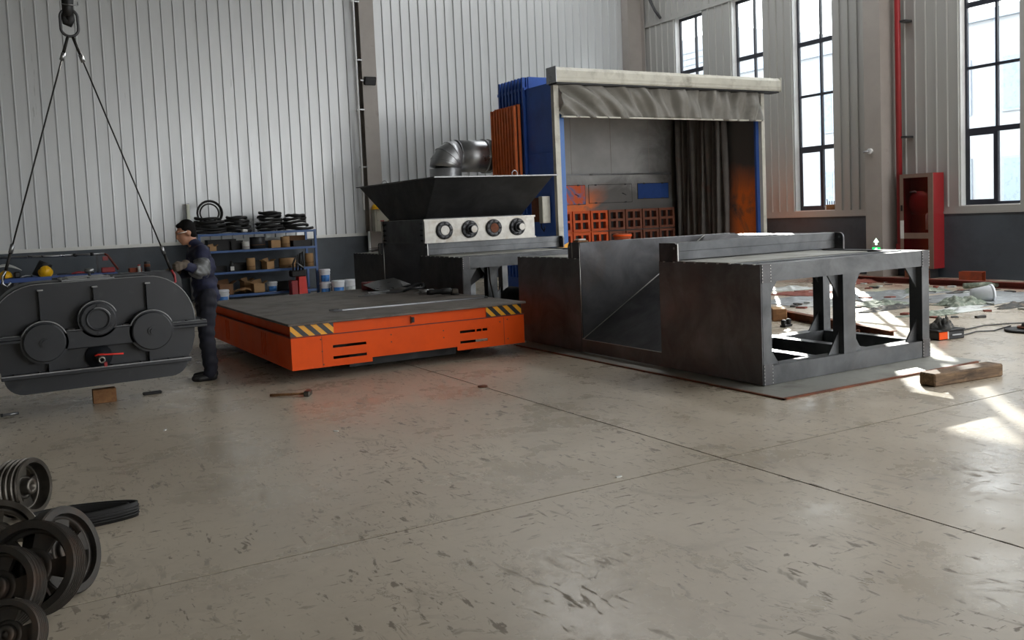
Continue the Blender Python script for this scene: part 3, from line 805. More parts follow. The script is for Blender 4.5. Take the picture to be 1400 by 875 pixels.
# ribbed rear unit, taller, open at the top
MB().box(BX0+.02, BX0+.06, 16.57, 17.72, 0, 4.55).build('side_wall', 'navy_booth', bt)
for k in range(8):
    v = 16.6+k*.14
    MB().box(BX0-.06, BX0+.02, v, v+.06, 0.3, 4.55).build('side_rib', 'navy_booth', bt)
MB().box(BX0-.04, BX0+.03, 16.57, 17.72, 4.28, 4.34).build('side_band', 'navy_booth', bt)
MB().box(BX0+.06, 11.0, 16.55, 16.6, BH, 4.56).build('top_box_panel', 'navy_booth', bt)
MB().box(BX0+.06, 11.0, 17.7, 17.75, BH, 4.56).box(11.0, 11.04, 16.55, 17.75, BH, 4.56).build('top_box_panel', 'navy_booth', bt)
MB().box(BX0+.3, BX0+.6, 16.9, 17.2, BH+.02, 4.45).build('top_fan_box', 'white_paint', bt)
MB().box(BX0+.04, BX1, BY0+.1, 17.72, BH-.03, BH+.02).box(11.0, BX1, 17.72, BY1, BH-.03, BH+.02).build('roof_panel', 'booth_back', bt)
MB().box(11.0, BX1+.02, BY1, BY1+.06, 0, BH).build('back_wall', 'booth_back', bt)
MB().box(BX1-.05, BX1, BY0+.1, BY1, 0, BH).build('right_wall', 'booth_side', bt)
MB().box(BX0+.06, BX0+.08, BY0+.1, 17.7, 0, BH).build('inner_lining', 'booth_side', bt)
MB().box(BX0+.06, 11.0, 17.7, 17.72, 0, BH).build('inner_lining', 'booth_back', bt)
MB().box(10.98, 11.0, 17.72, BY1, 0, BH).build('inner_lining', 'booth_side', bt)
for k in range(2, 5): MB().box(BX0+k*1.2+.02, BX0+k*1.2+.03, BY1-.006, BY1, 2.6, BH).build('panel_seam', 'col_paint', bt)
MB().box(11.0, 15.55, BY1-.05, BY1, 2.56, 2.6).build('ledge', 'galv', bt)
MB().box(11.0, 15.55, BY1-.02, BY1, 1.72, 2.56).build('filter_surround', 'booth_back', bt)
for (a, b, z0, z1, m) in ((11.3, 12.88, 1.86, 2.32, 'door_blue_stained'), (12.98, 14.35, 1.88, 2.32, 'booth_back'), (14.55, 15.52, 1.95, 2.33, 'blue_paint')):
    pass
def m_doorblue():
    t = NT('door_blue_stained'); n = t.noise(1.6, 6, .65, 1)
    t.set(t.mix(t.ramp(n, .47, .56), lin((110, 116, 160)), lin((220, 96, 40))), .5)
m_doorblue()
for (a, b, z0, z1, m) in ((11.3, 12.86, 1.86, 2.32, 'door_blue_stained'), (12.98, 14.3, 1.88, 2.32, 'booth_back'), (14.5, 15.5, 1.95, 2.33, 'blue_paint')):
    d = MB().box(a, b, BY1-.032, BY1-.021, z0, z1).build('access_door', m, bt)
    fr = .012
    MB().box(a-fr, a, BY1-.028, BY1-.02, z0, z1).box(b, b+fr, BY1-.028, BY1-.02, z0, z1).box(a-fr, b+fr, BY1-.028, BY1-.02, z1, z1+fr).box(a-fr, b+fr, BY1-.028, BY1-.02, z0-fr, z0).build('door_gap', 'black', d)
    for u in (a+.2, b-.2):
        for z in (z0-.005, z1): MB().box(u-.03, u+.03, BY1-.038, BY1-.03, z-.015, z+.02).build('hinge', 'dark_steel', d)
    if a < 14: MB().tube([(b-.3, BY1-.034, 2.1), (b-.3, BY1-.06, 2.1), (b-.2, BY1-.06, 2.06), (b-.2, BY1-.034, 2.06)], .008, 6).build('door_handle', 'dark_steel', d)
# filter boxes, three rows; each box a tray with four openings
fb = MB(); W1 = .505
for (a, b, c, d) in ((0, .06, 0, W1), (W1-.06, W1, 0, W1), (.06, W1-.06, 0, .06), (.06, W1-.06, W1-.06, W1), (W1/2-.03, W1/2+.03, .06, W1-.06), (.06, W1/2-.03, W1/2-.03, W1/2+.03), (W1/2+.03, W1-.06, W1/2-.03, W1/2+.03)):
    fb.box(a, b, -.12, 0, c, d)
fbm = fb.mesh('filter_box', 'filter_brown'); fbo = fb.mesh('filter_box', 'filter_bright'); bkm = MB().box(.01, W1-.01, -.006, -.001, .01, W1-.01).mesh('filter_pad', 'black')
for j in range(3):
    for i in range(8):
        xx = 15.62-.537*(i+1)+.015
        f = inst(fbo if xx < 13.2 else fbm, 'filter_box', bt, (xx, BY1, 1.70-.535*(j+1)+.02)); inst(bkm, 'filter_pad', f, (0, 0, 0))
# roller housing and grey curtain bunched under it
rb = MB().prism([(15.28, 4.30), (15.3, 4.27), (15.62, 4.27), (15.62, 4.56), (15.34, 4.57), (15.28, 4.5)], BX0-.06, 16.24, 'yz').build('roller_housing', 'cream_dirty', bt)
MB().box(BX0-.075, BX0-.06, 15.27, 15.63, 4.26, 4.58).build('end_plate', 'galv', rb)
MB().box(16.24, 16.255, 15.27, 15.63, 4.26, 4.58).build('end_plate', 'cream_dirty', rb)
MB().box(BX0-.05, 16.23, 15.272, 15.28, 4.36, 4.375).build('housing_ridge', 'cream_dirty', rb)
MB().box(BX0-.04, 16.2, 15.3, 15.6, 4.235, 4.27).build('bottom_lip', 'black', rb)
def valance(u, v):
    x = BX0+.13+u*(BX1-BX0-.24); z = 4.26-v*(.66+.02*math.sin(u*9))
    slant = 1.6*(1-u)*(1-u)+.25
    ph = (u*38+slant*(1-v)*5)
    dpt = .045*math.sin(ph)*(.35+.65*math.sin(PI*min(1, v*1.15)))+.03*math.sin(ph*2.3+1.3*v*4)+.012*math.sin(ph*5.1+v*9)
    return (x, 15.44+dpt*2.1, z)
MB().sheet(valance, 170, 14, .006).build('roller_curtain', 'curtain_grey', bt)
MB().box(BX0+.13, BX1-.11, 15.40, 15.45, 3.585, 3.615).build('curtain_bottom_bar', 'cream_dirty', bt)
def pleat(u, v):
    y = 18.35-u*1.75; z = 4.15-v*4.1
    return (15.72-.09*math.sin(u*60)*(.7+.3*v)-.04*math.sin(u*23+v*2), y+.03*math.sin(v*5+u*40), z)
MB().sheet(pleat, 90, 8, .006).build('side_curtain', 'curtain_dark', bt)
MB().box(15.66, 15.7, 16.5, 18.4, 4.14, 4.18).build('curtain_rail', 'galv', bt)
MB().prism([(BX0-.02, .95), (BX0+.22, .95), (BX0+.22, 1.06)], BY0-.02, BY0, 'xz').build('corner_tag', 'haz_yellow', bt)
# booth control box on the left side
cb = thing('control_box', 'brown and white control box on the blue side of the booth', 'control box', (BX0-.002, 15.9, 1.5))
MB().rbox(-.2, 0, -.02, .3, 0, .5, .01).build('cabinet', 'rust', cb); MB().rbox(-.22, -.03, -.17, -.02, -.03, .52, .01).build('door', 'cream_dirty', cb)
MB().tube([(-.1, .1, 0), (-.1, .1, -.12), (-.1, .0, -.2), (-.1, -.05, -.1)], .012, 6).build('cable', 'black', cb)
# stacked orange corrugated panels leaning on the booth side
for k in range(2):
    q = thing('slatted_panel', ('inner', 'outer')[k]+' orange slatted panel hung on the left side of the booth', 'panel', (BX0-.125-.085*k, 16.68+.03*k, 2.5), 0, 'orange slatted panels on the booth')
    MB().box(.04, .05, 0, 1.08, 0, 1.5-.04*k).build('backing', 'black', q)  # black sheet standing for the shade in the gaps between slats
    for i in range(9): MB().box(-.02, .04, .12*i+.01, .12*i+.07, 0, 1.5-.04*k).build('slat', 'slat_orange', q)
    MB().box(-.002, .04, 0, 1.08, 1.46-.04*k, 1.5-.04*k).build('top_rail', 'filter_orange', q) if False else None
# galvanised duct from the booth, elbow down
du = thing('exhaust_duct', 'thick round metal exhaust duct elbow behind the hopper', 'duct', (0, 18.15, 0))
Rr = .355; pts = [(10.05, 0, 3.02), (9.3, 0, 3.02)]
MB().cyl((10.05, 0, 3.02), (9.16, 0, 3.02), Rr, n=32).build('pipe', 'duct_metal', du)
cx, cz = 9.16, 3.02-.27
def dp(a): return Vector((cx-.27*math.sin(a), 0, cz+.27*math.cos(a)))
MB().tube([dp(PI/2*k/4) for k in range(5)], Rr, 32).build('elbow', 'duct_metal', du)
for k in (0, 1, 2, 3):
    d = dp(PI/2*k/4+.01)-dp(PI/2*k/4-.01)
    MB().lathe([(Rr-.02, -.008), (Rr+.01, -.006), (Rr+.01, .006), (Rr-.02, .008)], 32, axis_m(dp(PI/2*k/4), d), True).build('seam_ring', 'duct_metal', du)
MB().cyl((cx-.27, 0, cz), (cx-.27, 0, .0), Rr, n=32).build('down_pipe', 'duct_metal', du)
for x in (9.85, 9.98): MB().lathe([(Rr, -.02), (Rr+.03, -.016), (Rr+.03, .016), (Rr, .02)], 32, axis_m((x, 0, 3.02), (1, 0, 0))).build('clamp_ring', 'duct_metal', du)
MB().cyl((9.6, 0, 3.02), (9.85, 0, 3.02), Rr+.003, n=32, caps=False).build('bright_band', 'galv', du)
# orange pail at the booth mouth (on a stand behind the base)
st = thing('work_stool', 'low steel stand in front of the booth', 'stand', (11.38, 15.1, 0))
MB().box(-.25, .25, -.25, .25, .84, .87).build('top', 'dark_steel', st)
for a in (-.22, .18):
    for b in (-.22, .18): MB().box(a, a+.04, b, b+.04, 0, .84).build('leg', 'dark_steel', st)
pb_ = thing('paint_pail', 'orange plastic pail standing before the booth filters', 'pail', (11.38, 15.1, .871))
MB().lathe([(.14, 0), (.17, .22), (.185, .23), (.19, .31), (.178, .31), (.165, .23), (.13, .02)], 24).build('body', 'filter_orange', pb_)
MB().lathe([(.19, .26), (.2, .265), (.2, .285), (.19, .29)], 24, closed=True).build('rim', 'orange_paint', pb_)
MB().box(-.1, .1, -.19, -.165, .08, .2).build('label_patch', 'pail_label_pale', pb_)

# ================================================================== GEAR REDUCER ON THE SLING
gb = thing('gear_reducer', 'large dark grey gear reducer hanging from wire slings', 'gearbox', (.83, 9.15, 0))
D1 = .72
def arcp(cx, cz, r, a0, a1, n): return [(cx+r*math.cos(a0+(a1-a0)*i/n), cz+r*math.sin(a0+(a1-a0)*i/n)) for i in range(n+1)]
up = [(.87, .765)]+[(.455+.415*math.cos(t), .80+.43*math.sin(t)) for t in [PI/2*i/10 for i in range(11)]]+[(-.455+.415*math.cos(t), .795+.425*math.sin(t)) for t in [PI/2+PI/2*i/10 for i in range(11)]]+[(-.87, .765)]
MB().prism(up, 0, D1, 'xz', True).build('upper_housing', 'gear_paint', gb)
MB().tube([(p[0], -.002, p[1]) for p in up], .004, 6).build('housing_edge_highlight', 'bright_edge', gb)  # pale outline, a painted highlight along the housing edge
lo = [(.865, .72), (.86, .62), (.83, .5), (.79, .43), (-.79, .43), (-.83, .5), (-.86, .62), (-.865, .72)]
MB().prism(lo[::-1], 0, D1, 'xz').build('lower_housing', 'gear_paint', gb)
sump = [(.78, .39)]+[(.62+.16*math.cos(t), .39+.14*math.sin(t)) for t in [-PI/2*i/6*1 for i in range(1, 7)]]+[(-.62-.16*math.sin(t), .39-.155*math.cos(t)) for t in [PI/2*i/6 for i in range(0, 7)]]
MB().prism(sump[::-1], .02, D1-.02, 'xz', True).build('oil_sump', 'gear_paint', gb)
MB().rbox(-.80, .80, -.09, D1+.09, .39, .43, .006).build('base_flange', 'gear_paint', gb)
MB().box(-.80, .80, -.094, -.09, .422, .432).build('flange_edge_highlight', 'bright_edge', gb)  # highlight strip painted along the base flange
b = MB()
for u in (-.7, -.5, -.25, .1, .35, .6, .74): MB().cyl((u, -.05, .43), (u, -.05, .44), .014, n=6).build('flange_bolt', 'black', gb)
for s in (-1, 1):
    a, c_ = (.4, .96) if s > 0 else (-.96, -.4)
    f = MB().rbox(a, c_, -.12, D1+.1, .745, .775, .005).rbox(a, c_, -.12, D1+.1, .715, .743, .005).build('split_flange', 'gear_paint', gb)
    MB().box(a+.01, c_-.002, -.1, -.02, .775, .778).build('flange_top_highlight', 'bright_edge', f)  # pale strip painting the light on the flange top
    for u in (.6, .78, .92): MB().cyl((s*u, -.07, .775), (s*u, -.07, .79), .016, n=6).build('bolt', 'black', f)
bd = MB().rbox(-.42, .46, -.13, 0, .62, .79, .01).build('bearing_band', 'gear_paint', gb)
MB().box(-.26, .36, -.128, -.02, .789, .793).build('band_top_highlight', 'bright_edge', bd)  # light catching the band top, put in as a pale strip
for u in (-.22, -.12, .24, .33): MB().box(u-.03, u+.03, -.1, -.06, .79, .805).build('bolt_head', 'black', bd)
for (u, z, r, kind) in ((-.443, .705, .172, 0), (.456, .722, .178, 0), (.002, .874, .150, 1)):
    hs = MB().cyl((u, 0, z), (u, -.13, z), r+.02, n=36).build('bearing_housing', 'gear_paint', gb)
    cp = MB().lathe([(.0, 0), (r, 0), (r, .025), (r-.01, .032), (.0, .032)], 40, axis_m((u, -.13, z), (0, -1, 0)), False, False).build('bearing_cap', 'gear_paint', gb)
    MB().tube([(u+(r+.016)*math.cos(t), -.125, z+(r+.016)*math.sin(t)) for t in [.35+(PI-.7)*i/20 for i in range(21)]], .007, 6).build('housing_rim_highlight', 'bright_edge', hs)  # upper arc only: painted highlight round the housing
    if kind:
        MB().lathe([(.085, 0), (.105, 0), (.105, .014), (.085, .014)], 32, axis_m((u, -.162, z), (0, -1, 0)), True).build('cover_ring', 'gear_paint', cp)
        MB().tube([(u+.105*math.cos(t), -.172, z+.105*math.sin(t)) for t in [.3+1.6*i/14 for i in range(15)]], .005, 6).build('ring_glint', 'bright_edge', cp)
        bb = MB(); bolts(bb, (u, -.162, z), (0, -1, 0), .128, 6, .012, .012, 6, .5); bb.build('cap_bolt', 'gear_paint', cp)
    else:
        MB().cyl((u, -.162, z), (u, -.175, z), .042, n=24).cyl((u, -.175, z), (u, -.19, z), .026, n=6).build('plug', 'gear_paint', cp)
    rb_ = MB().box(u-.016, u+.016, -.055, 0, z+r-.02, 1.17).build('web_rib', 'gear_paint', gb)
    MB().box(u-.025, u+.022, -.062, 0, 1.16, 1.172).build('rib_top_highlight', 'bright_edge', rb_)  # pale top painting the highlight on the rib
for u in (-.41, .44): MB().box(u-.012, u+.012, -.07, 0, .43, .62).build('lower_rib', 'gear_paint', gb)
cv = MB().rbox(-.26, .19, .1, D1-.1, 1.224, 1.24, .004).rbox(-.2, .13, .16, D1-.16, 1.24, 1.252, .004).build('inspection_cover', 'bright_edge', gb)
for (u, v) in ((-.24, .12), (.17, .12), (-.24, D1-.12), (.17, D1-.12), (-.03, .12)): MB().cyl((u, v, 1.24), (u, v, 1.25), .013, n=6).build('cover_bolt', 'dark_steel', cv)
MB().lathe([(.012, 0), (.012, .03), (.04, .035), (.045, .06), (.03, .07), (.0, .072)], 16, axis_m((.0, .35, 1.252), (0, 0, 1))).build('breather_cap', 'galv', gb)
vl = MB().lathe([(.02, 0), (.115, 0), (.115, .03), (.06, .035), (.045, .09), (.045, .1), (.0, .1)], 24, axis_m((-.004, 0, .52), (0, -1, 0))).build('drain_valve', 'gear_paint', gb)
MB().cyl((.0, -.1, .515), (.0, -.19, .51), .036, n=6, smooth=False).build('valve_nut', 'dark_steel', vl)
MB().lathe([(.018, 0), (.03, 0), (.03, .05), (.018, .05)], 16, axis_m((.0, -.19, .51), (0, -1, 0)), True).build('valve_outlet', 'machined', vl)
MB().tube([(-.05, -.16, .545), (-.02, -.16, .552), (.04, -.165, .548), (.19, -.17, .54)], [.012, .014, .013, .014], 10, flat=.6).build('valve_lever', 'red_bright', vl)
MB().box(.02, .045, -.2, -.15, .44, .48).build('valve_tag', 'red_paint', vl)
rp = [(-.3, .7), (.9, .7), (.9, 1.02)]+[(.78+.12*math.cos(t), 1.12+.12*math.sin(t)) for t in [PI/2*i/6 for i in range(7)]]+[(-.3, 1.24)]
MB().prism(rp, D1+.01, D1+.05, 'xz').build('rear_shield', 'gear_paint', gb)
# wood block under the reducer
wbk = thing('wood_block', 'small squared wood block on the floor under the gear reducer', 'wood block', (.79, 9.6, 0), -.02)
MB().rbox(0, .21, 0, .12, 0, .135, .006).build('block', 'wood', wbk); MB().box(.004, .206, -.001, 0, .01, .125).build('sawn_face', 'wood', wbk)

# hook, master link and two-leg wire sling
hk = thing('crane_hook', 'black crane hook hanging down from above', 'crane hook', (.82, 9.5, 3.66))
MB().tube([(0, 0, .6), (0, 0, .2), (-.005, 0, .1), (-.005, 0, .02)], [.05, .055, .05, .045], 12).build('shank', 'black', hk)
MB().tube([(.0, 0, .05), (.012, 0, -.01), (.0, 0, -.045), (-.03, 0, -.03), (-.045, 0, .02), (-.04, 0, .07)], [.042, .04, .036, .032, .022, .01], 12).build('hook_bill', 'black', hk)
MB().tube([(-.06, -.05, .125), (.0, -.062, .118), (.08, -.05, .12), (.085, 0, .16)], .006, 6).build('safety_latch', 'galv', hk)
sl = thing('wire_sling', 'two-legged wire rope sling with steel ring on the hook', 'sling', (.82, 9.5, 3.5))
ring = []
for k in range(32):
    t = 2*PI*k/32; ring.append((.075*math.cos(t)*(1+.0*t), 0, .125+.05*(1 if math.sin(t) > 0 else -1)+.075*math.sin(t)))
MB().tube(ring, .013, 10, True).build('master_link', 'dark_steel', sl)
for s, e in ((-1, (.11-.82, -.05, 1.26-3.5)), (1, (1.62-.82, .12, 1.16-3.5))):
    a = Vector((.02*s, 0, .0)); e = Vector(e); d = (e-a)
    lg = MB().tube([a, a+d*.5, e], .0075, 8).build('rope_leg', 'rope', sl)
    MB().tube([a, a+d*.07], .014, 8).build('eye_splice', 'rope', lg)
    MB().cyl(a+d*.07, a+d*.1, .02, n=10).build('ferrule', 'galv', lg)
    MB().cyl(a+d*.855, a+d*.89, .02, n=10).build('ferrule', 'galv', lg)
    MB().tube([a+d*.89, a+d*.96], .014, 8).build('eye_splice', 'rope', lg)
    hp_ = a+d*.96
    MB().tube([hp_, hp_+Vector((.03*s, 0, -.05)), hp_+Vector((.035*s, 0, -.12)), hp_+Vector((.0, 0, -.15)), hp_+Vector((-.03*s, 0, -.11))], .012, 8).build('sling_hook', 'red_paint' if s > 0 else 'galv', lg)

# ================================================================== WORKER
pr = thing('person', 'worker in navy coveralls and gloves guiding the wire sling', 'person', (1.95, 10.27, 0))
HC = Vector((-.075, 0, 1.625))                       # head centre, facing -x, tilted down
HM = Matrix.Translation(HC) @ Matrix.Rotation(math.radians(-16), 4, 'Y')
bd = MB()
bd.ball((.01, 0, .02), (.092, .074, .105), M=HM)      # cranium
bd.ball((-.035, 0, -.05), (.062, .058, .078), M=HM)   # face
bd.ball((-.06, 0, -.105), (.03, .03, .025), M=HM)     # chin
bd.ball((-.086, 0, .028), (.022, .05, .014), M=HM)    # brow
bd.ball((-.1, 0, -.03), (.022, .014, .026), M=HM)     # nose
bd.ball((-.092, 0, -.0), (.014, .01, .03), M=HM)
bd.ball((-.09, 0, -.068), (.014, .024, .008), M=HM)   # lips
bd.ball((-.086, 0, -.082), (.014, .022, .008), M=HM)
for s in (-1, 1): bd.ball((.012, s*.076, -.015), (.026, .012, .036), M=HM)
bd.cap(HM @ Vector((.02, 0, -.05)), (.005, 0, 1.46), .055, .06)
bd.cap((.06, 0, 1.36), (.09, 0, 1.0), .09, .09)
J = {-1: dict(sh=(.04, -.19, 1.40), el=(.0, -.33, 1.19), wr=(-.2, -.44, 1.285), hip=(.09, -.09, .93), kn=(.05, -.1, .5), an=(.07, -.1, .1)),
     1: dict(sh=(.04, .19, 1.40), el=(-.04, .24, 1.17), wr=(-.22, -.02, 1.2), hip=(.09, .09, .93), kn=(.09, .1, .5), an=(.12, .1, .1))}
for s in (-1, 1):
    j = J[s]
    bd.cap(j['sh'], j['el'], .048, .04); bd.cap(j['el'], j['wr'], .04, .028)
    bd.cap(j['hip'], j['kn'], .07, .052); bd.cap(j['kn'], j['an'], .05, .036)
    bd.cap((.04, 0, 1.42), j['sh'], .06, .05); bd.cap((.08, 0, .97), j['hip'], .1, .08)
    bd.cap(j['an'], (j['an'][0]-.08, j['an'][1], .045), .03, .024)
voxel(bd, 'body', 'skin', .011, pr, 3)
def wr_noise(c): return .006*math.sin(38*c.z+9*c.x+4*c.y)*math.sin(17*c.y+11*c.x+3)+.005*math.sin(60*c.z+30*c.y)
cv = MB()
cv.cap((.05, 0, 1.36), (.085, 0, 1.02), .12, .125); cv.ball((.075, 0, 1.23), (.135, .19, .2)); cv.ball((.085, 0, 1.06), (.135, .17, .16)); cv.ball((.1, 0, .93), (.14, .175, .14))
cv.cap((.035, -.05, 1.43), (.035, .05, 1.43), .085); cv.cap((.005, 0, 1.45), (-.002, 0, 1.50), .072, .068)
for s in (-1, 1):
    j = J[s]
    cv.cap((.05, s*.08, 1.40), j['sh'], .1, .082)
    cv.cap(j['sh'], j['el'], .078, .066); cv.cap(j['el'], Vector(j['el']).lerp(Vector(j['wr']), .8), .064, .05)
voxel(cv, 'coverall_jacket', 'navy', .013, pr, 3, wr_noise)
tr = MB()
tr.ball((.1, 0, .95), (.13, .165, .11))
for s in (-1, 1):
    j = J[s]
    tr.cap(j['hip'], j['kn'], .105, .085); tr.cap(j['kn'], (j['an'][0], j['an'][1], .14), .085, .075)
    tr.cap((j['an'][0], j['an'][1], .14), (j['an'][0]-.01, j['an'][1], .085), .075, .07)
voxel(tr, 'coverall_trousers', 'navy_dark', .013, pr, 3, wr_noise)
hr = MB()
hr.ball((.026, 0, .036), (.094, .084, .1), M=HM); hr.ball((.05, 0, -.02), (.06, .074, .075), M=HM)
hr.ball((-.03, 0, .085), (.05, .06, .03), M=HM)
voxel(hr, 'hair', 'hair', .01, pr, 2)
gl = MB().tube([HM @ Vector(p) for p in ((-.095, -.06, .012), (-.06, -.074, .012), (.0, -.086, .006))], .004, 6)
gl.build('glasses_arm', 'glass_white', pr)
for s in (-1, 1):
    e = MB().ball((-.083, s*.03, .008), (.008, .012, .007), 10, 6, M=HM); e.build('eye', 'hair', pr)
MB().cap(Vector((.045, -.17, 1.385)), Vector(J[-1]['el'])+Vector((0, 0, .0)), .083, .075).ball(J[-1]['el'], .078)
sv = MB().tube([Vector(J[-1]['sh']).lerp(Vector(J[-1]['el']), q) for q in (.45, .6, .8, .98)]+[Vector(J[-1]['el']).lerp(Vector(J[-1]['wr']), q) for q in (.12, .35, .5)], [.083, .09, .088, .084, .08, .074, .066], 16)
voxel(sv, 'sleeve_cover', 'sleeve', .01, pr, 2, lambda c: .008*math.sin(70*c.z+50*c.x)*math.sin(60*c.y+20*c.x))
for s in (-1, 1):
    j = J[s]; w = Vector(j['wr']); tgt = Vector((1.60-1.95, 9.66-10.27, 1.25)) if s < 0 else Vector((1.64-1.95, 9.78-10.27+.35, 1.19))
    d = (tgt-w).normalized(); h = MB()
    side = d.cross(Vector((0, 0, 1))).normalized(); upv = side.cross(d)
    pc = w+d*.07
    h.cap(w-d*.05, w+d*.02, .046, .038); h.ball(w-d*.04, .05)
    for q in (-.026, -.009, .009, .026): h.cap(w+d*.02+upv*q*.6, w+d*.085+upv*q, .022, .018)
    for q, L in ((-.03, .052), (-.01, .062), (.01, .064), (.03, .056)):
        a = w+d*.09+upv*q; b_ = a+d*L*.55+side*.014; c_ = b_+side*.03-d*.004; e_ = c_-d*.03+side*.006
        h.cap(a, b_, .0125, .0115); h.cap(b_, c_, .0115, .0105); h.cap(c_, e_, .0105, .0095)
    a = w+d*.035+upv*.03; b_ = a+d*.04+upv*.018+side*.02; c_ = b_+d*.03-upv*.01+side*.012
    h.cap(a, b_, .015, .0125); h.cap(b_, c_, .0125, .0105)
    voxel(h, 'glove', 'glove', .0065, pr, 1)
    f = MB(); x0 = j['an'][0]
    f.ball((x0+.005, j['an'][1], .06), (.06, .046, .06)); f.cap((x0-.0, j['an'][1], .045), (x0-.17, j['an'][1]-.01*s, .038), .045, .036)
    f.cap((x0+.03, j['an'][1], .04), (x0-.12, j['an'][1], .03), .042, .04)
    o = voxel(f, 'shoe', 'black', .011, pr, 2)
    for v in o.data.vertices:
        if v.co.z < .004: v.co.z = .001

# ================================================================== STORAGE RACK AND CONTENTS
rk = thing('storage_rack', 'blue metal storage rack against the back wall', 'rack', (3.95, 20.3, 0))
RL, RD = 2.62, .75
for u in (0, RL-.05):
    for v in (0, RD-.05): MB().box(u, u+.05, v, v+.05, 0, 1.54).build('upright', 'rack_blue', rk)
for z in (.13, .64, 1.11, 1.485):
    b = MB().box(.0, RL, -.004, .03, z, z+.05).build('shelf_beam', 'rack_blue', rk)
    MB().box(0, RL, RD-.03, RD, z, z+.05).build('shelf_beam', 'rack_blue', rk)
    MB().box(.01, RL-.01, .03, RD-.03, z+.03, z+.045).build('shelf_board', 'dark_steel', rk)
SHZ = [.18, .69, 1.16, 1.535]
def coil(x, y, z, rx, ry, r, wob, rz, label, tilt=(0, 0), n=1):
    m = MB()
    for q in range(n):
        pts = []
        for k in range(22):
            t = 2*PI*k/22
            e = 1+.12*math.sin(2*t+wob)+.07*math.sin(3*t+2*wob)
            pts.append((rx*e*math.cos(t), ry*e*math.sin(t), r+q*r*1.7+.012*math.sin(3*t+wob+q)))
        m.tube(pts, r, 6, True, flat=1.1)
    o = m.build('drive_belt', 'rubber', None, (x, y, z), (tilt[0], tilt[1], rz))
    return tag(o, label, 'belt', 'coiled black belts on the rack')
R_ = random.Random(3)
def stack(x, w, z, n, where, taper=.0):
    for k in range(n):
        f = 1-taper*k/max(1, n-1)
        ordn = ['lowest', 'second', 'third', 'fourth', 'fifth', 'sixth', 'seventh', 'eighth'][k] if k < n-1 else 'topmost'
        coil(x+R_.uniform(-.03, .03), 20.66, z+k*.074, w*f*R_.uniform(.9, 1.05), .24, .03, R_.uniform(0, 6), R_.uniform(-.15, .15),
             '%s coiled black belt of the %s stack on the rack' % (ordn, where), (R_.uniform(-.05, .05), R_.uniform(-.06, .06)))
stack(4.26, .36, 1.545, 5, 'left', .15)
stack(4.86, .27, 1.545, 5, 'middle', .1)
stack(5.62, .34, 1.545, 6, 'tallest right-centre', .25)
stack(6.2, .38, 1.545, 5, 'rightmost', .45)
m = MB()
for (q, rr, yy) in ((.0, .27, 0), (.03, .2, .05), (.0, .255, .03)):
    m.tube([(rr*math.cos(t), yy+.02*math.sin(2*t), rr*.98*math.sin(t)) for t in [2*PI*k/26 for k in range(26)]], .018, 8, True)
m.build('drive_belt', 'rubber', None, (4.3, 20.62, 2.0))
tag(bpy.data.objects['drive_belt'] if False else COL.objects[-1], 'thin black belt loops standing upright on the left belt stack', 'belt', 'coiled black belts on the rack')
m = MB()
for q in range(5): m.tube([(.22*math.cos(t)*(1-.08*q), .12*math.sin(t), .02+.05*q+.05*math.sin(t*2+q)) for t in [2*PI*k/20 for k in range(20)]], .004, 5, True)
tag(m.build('wire_coil', 'galv', None, (5.22, 20.55, 1.56)), 'tangle of thin wire between the belt stacks', 'wire')
tag(MB().rbox(-.06, .07, -.05, .05, 0, .07, .02).build('wad_of_cloth', 'paper_white', None, (4.95, 20.36, 1.54), (0, .1, .3)), 'small pale cloth wad at the rack top edge', 'cloth')
# cartons, drums, rolls
def carton(label, x, z, w, d, h, m='card', rz=0, y=20.38, flaps=True):
    o = thing('carton', label, 'carton', (x, y, z), rz, 'cartons on the rack')
    t = .008
    MB().box(-w/2, w/2, 0, t, 0, h).box(-w/2, w/2, d-t, d, 0, h).box(-w/2, -w/2+t, t, d-t, 0, h).box(w/2-t, w/2, t, d-t, 0, h).box(-w/2, w/2, 0, d, 0, t).build('body', m, o)
    if flaps:
        for s in (-1, 1):
            q = s*w/2
            MB().prism([(q, h-.002), (q+s*w*.33, h+w*.18), (q+s*w*.33, h+w*.18+t), (q, h+t)], .02, d-.02, 'xz').build('flap', m, o)
        MB().prism([(-w/2, h), (w/2, h), (w/2*.8, h+d*.4), (-w/2*.6, h+d*.3)], d-t, d, 'xz').build('flap', m, o)
    return o
def roll(name, label, cat, x, z, r, h, m, y=20.5, hollow=False):
    o = thing(name, label, cat, (x, y, z))
    if hollow: MB().lathe([(r*.6, 0), (r, 0), (r, h), (r*.6, h)], 24, closed=True).build('body', m, o)
    else: MB().lathe([(0, 0), (r, 0), (r*1.0, h-.006), (r-.006, h), (0, h)], 24).build('body', m, o)
    MB().lathe([(r+.001, h*.3), (r+.003, h*.31), (r+.003, h*.34), (r+.001, h*.35)], 24, closed=True).build('wrap_band', 'card_dark', o)
    return o
def bin_(label, x, z, w, h, y=20.42, m='black'):
    o = thing('parts_bin', label, 'bin', (x, y, z), 0, 'dark bins on the rack')
    MB().prism([(-w/2*.9, 0), (w/2*.9, 0), (w/2, h), (-w/2, h)], 0, .01, 'xz').build('front', m, o); MB().prism([(-w/2*.9, 0), (w/2*.9, 0), (w/2, h), (-w/2, h)], .3, .31, 'xz').build('back', m, o)
    MB().box(-w/2, -w/2+.012, .01, .3, 0, h).build('side', m, o); MB().box(w/2-.012, w/2, .01, .3, 0, h).build('side', m, o); MB().box(-w/2*.9, w/2*.9, .01, .3, 0, .01).build('bottom', m, o)
    return o
bin_('long black parts bin on the second shelf behind a torn carton', 4.52, SHZ[2], .62, .24, 20.62)
carton('small torn carton on the second shelf, leftmost', 4.27, SHZ[2], .15, .15, .1, 'card', .2)
